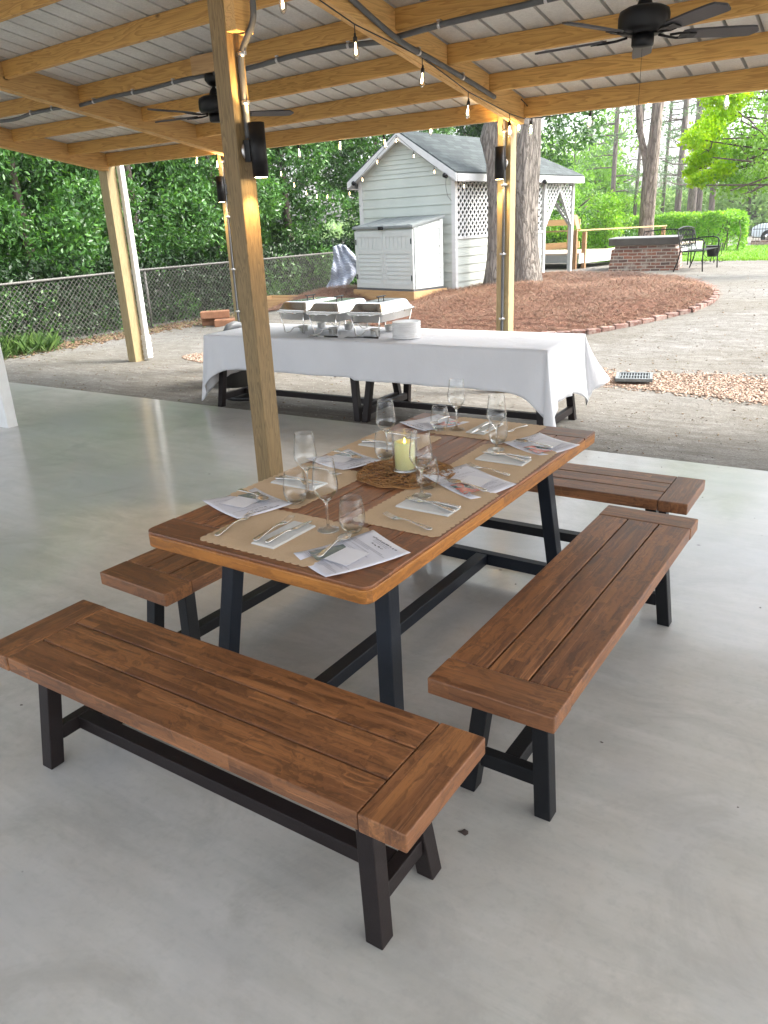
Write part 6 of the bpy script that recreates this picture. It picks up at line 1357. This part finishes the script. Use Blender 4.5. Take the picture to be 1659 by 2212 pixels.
# ================================================================== CAR, IRON FENCE
def car(loc, rz):
    t0 = empty('parked_car', loc, rz, 'white car parked behind the iron fence at the right edge', 'car')
    body = simple('car_paint', (.62, .66, .70), .25, nz=.02, bump=0); gl_ = simple('car_glass', (.03, .04, .06), .08, nz=.05, bump=0)
    sec = [(-2.25, .45, .95, .80), (-2.15, .35, 1.10, .88), (-1.4, .30, 1.18, .92), (-.2, .28, 1.15, .93), (.9, .28, 1.08, .93), (1.9, .32, .98, .90), (2.25, .42, .82, .78)]
    mb = MB(); ring = lambda x, z0_, z1_, w: [(x, -w, z0_), (x, -w, (z0_ + z1_) / 2), (x, -w * .93, z1_), (x, w * .93, z1_), (x, w, (z0_ + z1_) / 2), (x, w, z0_)]
    vs = [p for s_ in sec for p in ring(*s_)]; m = len(sec); mb.add(vs, [(i * 6 + k, i * 6 + (k + 1) % 6, (i + 1) * 6 + (k + 1) % 6, (i + 1) * 6 + k) for i in range(m - 1) for k in range(6)] + [tuple(range(6))[::-1], tuple(range((m - 1) * 6, m * 6))]); mb.build('body', body, t0, bevel=.04)
    mb = MB(); cs = [(-2.1, 1.12, .80), (-1.75, 1.66, .66), (-.2, 1.74, .66), (.55, 1.62, .64), (1.15, 1.08, .80)]; vs = []
    for x, z, w in cs: vs += [(x, -w, z), (x, w, z)]
    base = [(-2.1, -.84, 1.05), (1.2, -.84, 1.05), (1.2, .84, 1.05), (-2.1, .84, 1.05)]
    mb.hexa([*base, (-1.75, -.66, 1.70), (.5, -.66, 1.68), (.5, .66, 1.68), (-1.75, .66, 1.70)]); mb.build('cabin', body, t0, bevel=.08, segs=3)
    mb = MB()
    for sy in (-1, 1):
        for xa, xb in ((-1.75, -1.0), (-.92, -.1), (-.02, .72)): q = [(xa, sy * .835, 1.12), (xb, sy * .835, 1.12), (xb - (.15 if xb > .5 else 0), sy * .705, 1.58), (xa + (.12 if xa < -1.5 else 0), sy * .705, 1.58)]; mb.add(q, [(0, 1, 2, 3)] if sy < 0 else [(3, 2, 1, 0)])
    mb.add([(1.16, -.7, 1.12), (1.16, .7, 1.12), (.66, .58, 1.62), (.66, -.58, 1.62)], [(0, 1, 2, 3)]); mb.build('windows', gl_, t0)
    for sx in (-1.4, 1.4):
        for sy in (-1, 1):
            mb = MB(); mb.lathe([(.20, -.11), (.33, -.11), (.345, -.08), (.345, .08), (.33, .11), (.20, .11)], (sx, sy * .84, .345), 24, M_=Matrix.Rotation(R(90), 3, 'X')); w = mb.build('wheel', simple('tyre', (.02, .02, .02), .8) if 'tyre' not in bpy.data.materials else bpy.data.materials['tyre'], t0)
            mb = MB(); mb.lathe([(0, -.09), (.20, -.10), (.20, .10), (0, .09)], (sx, sy * .84, .345), 16, M_=Matrix.Rotation(R(90), 3, 'X')); mb.build('rim', M['steel'], w)
car((at(1636, 500, 47).x + 2.05, 47.4, -.06), R(176))
IF = at(1626, 500, 43.5); t0 = empty('iron_fence', (IF.x, 43.5, -.06), 0, 'black iron picket fence on a low brick kerb before the car', 'fence')
mb = MB(); mb.b2((.0, -.15, 0), (9, .15, .30)); o = mb.build('kerb', M['oldbrick'], t0); uvface(o.data)
mb = MB(); [mb.b2((0, -.015, z), (9, .015, z + .03)) for z in (.42, .80, 1.08)]; mb.build('rails', M['black'], t0)
mb = MB(); [mb.b2((x, -.009, .30), (x + .018, .009, 1.12)) for x in np.arange(.05, 9, .125)]; mb.build('pickets', M['black'], t0)

# extra strings of bulbs in the yard
def S2(x, y): return (600 + x / 2.37) / 1.507, (350 + y / 2.37) / 1.507
wm = Matrix.Translation((SA[0], SA[1], G)) @ Matrix.Rotation(SRZ, 4, 'Z')
sb = [wm @ Vector(p) for p in ((-2.50, -.24, 1.98), (-2.12, -.24, 2.22), (-1.70, -.24, 2.52), (-1.2, -.24, 2.86), (-.78, -.24, 2.55), (-.30, -.24, 2.24), (.19, .05, 1.96), (.21, 1.2, 1.94), (.21, 2.6, 1.94), (.21, 4.4, 1.94))]
string('string of clear bulbs under the gable and eave of the shed', [tuple(b + Vector((0, 0, .06))) for b in sb], sb, .72)
yb = [at(*S2(x, y), Y) for x, y, Y in ((265, 425, 10.6), (745, 490, 11.5), (845, 578, 12.3), (940, 640, 13.2), (1022, 668, 13.6), (1105, 670, 14.0))]
string('string of clear bulbs sagging in front of the evergreens toward the shed', [tuple(at(470, 348, 8.3))] + [tuple(b + Vector((0, 0, .07))) for b in yb] + [tuple(sb[0] + Vector((0, 0, .06)))], yb, .85)

# ================================================================== HAZE
mb = MB(); mb.b2((-140, -20, -1.2), (60, 125, 24)); hz = mb.mesh('haze'); t = NT('haze_air'); pv_ = t.n('ShaderNodeVolumePrincipled'); pv_.inputs['Color'].default_value = (.92, .95, 1, 1); pv_.inputs['Density'].default_value = .0008; pv_.inputs['Anisotropy'].default_value = .3; t.l(pv_.outputs[0], t.out.inputs['Volume']); hz.materials.append(t.m)
o = bpy.data.objects.new('haze', hz); COL.objects.link(o); tag(o, 'thin bright haze over the far trees', 'haze', kind='stuff')
# ================================================================== LIGHT
w = bpy.data.worlds.new('World'); scene.world = w; w.use_nodes = True; nt = w.node_tree; nt.nodes.clear()
SUN_EL, SUN_AZ = R(48), R(62)   # azimuth measured from +Y toward +X
sky = nt.nodes.new('ShaderNodeTexSky'); sky.sky_type = 'NISHITA'; sky.sun_disc = False; sky.sun_elevation = SUN_EL; sky.sun_rotation = SUN_AZ; sky.air_density = 1.0; sky.dust_density = 4.0; sky.ozone_density = 1.0
bg = nt.nodes.new('ShaderNodeBackground'); bg.inputs[1].default_value = .15; ow = nt.nodes.new('ShaderNodeOutputWorld')
hs = nt.nodes.new('ShaderNodeHueSaturation'); hs.inputs['Saturation'].default_value = .35; nt.links.new(sky.outputs[0], hs.inputs['Color']); nt.links.new(hs.outputs[0], bg.inputs[0]); nt.links.new(bg.outputs[0], ow.inputs[0])
sd_ = bpy.data.lights.new('sun', 'SUN'); sd_.energy = .85; sd_.angle = R(15); sd_.color = (1, .95, .86); so = bpy.data.objects.new('sun', sd_); COL.objects.link(so)
dirv = Vector((math.sin(SUN_AZ) * math.cos(SUN_EL), math.cos(SUN_AZ) * math.cos(SUN_EL), math.sin(SUN_EL))); so.rotation_euler = dirv.to_track_quat('Z', 'Y').to_euler()
scene.view_settings.view_transform = 'Standard'; scene.view_settings.look = 'None'; scene.view_settings.gamma = 1; scene.view_settings.exposure = EXPOSURE
scene.cycles.max_bounces = 12; scene.cycles.diffuse_bounces = 5; scene.cycles.glossy_bounces = 4; scene.cycles.transmission_bounces = 10; scene.cycles.transparent_max_bounces = 12; scene.cycles.caustics_reflective = False; scene.cycles.caustics_refractive = False
scene.cycles.sample_clamp_indirect = 10
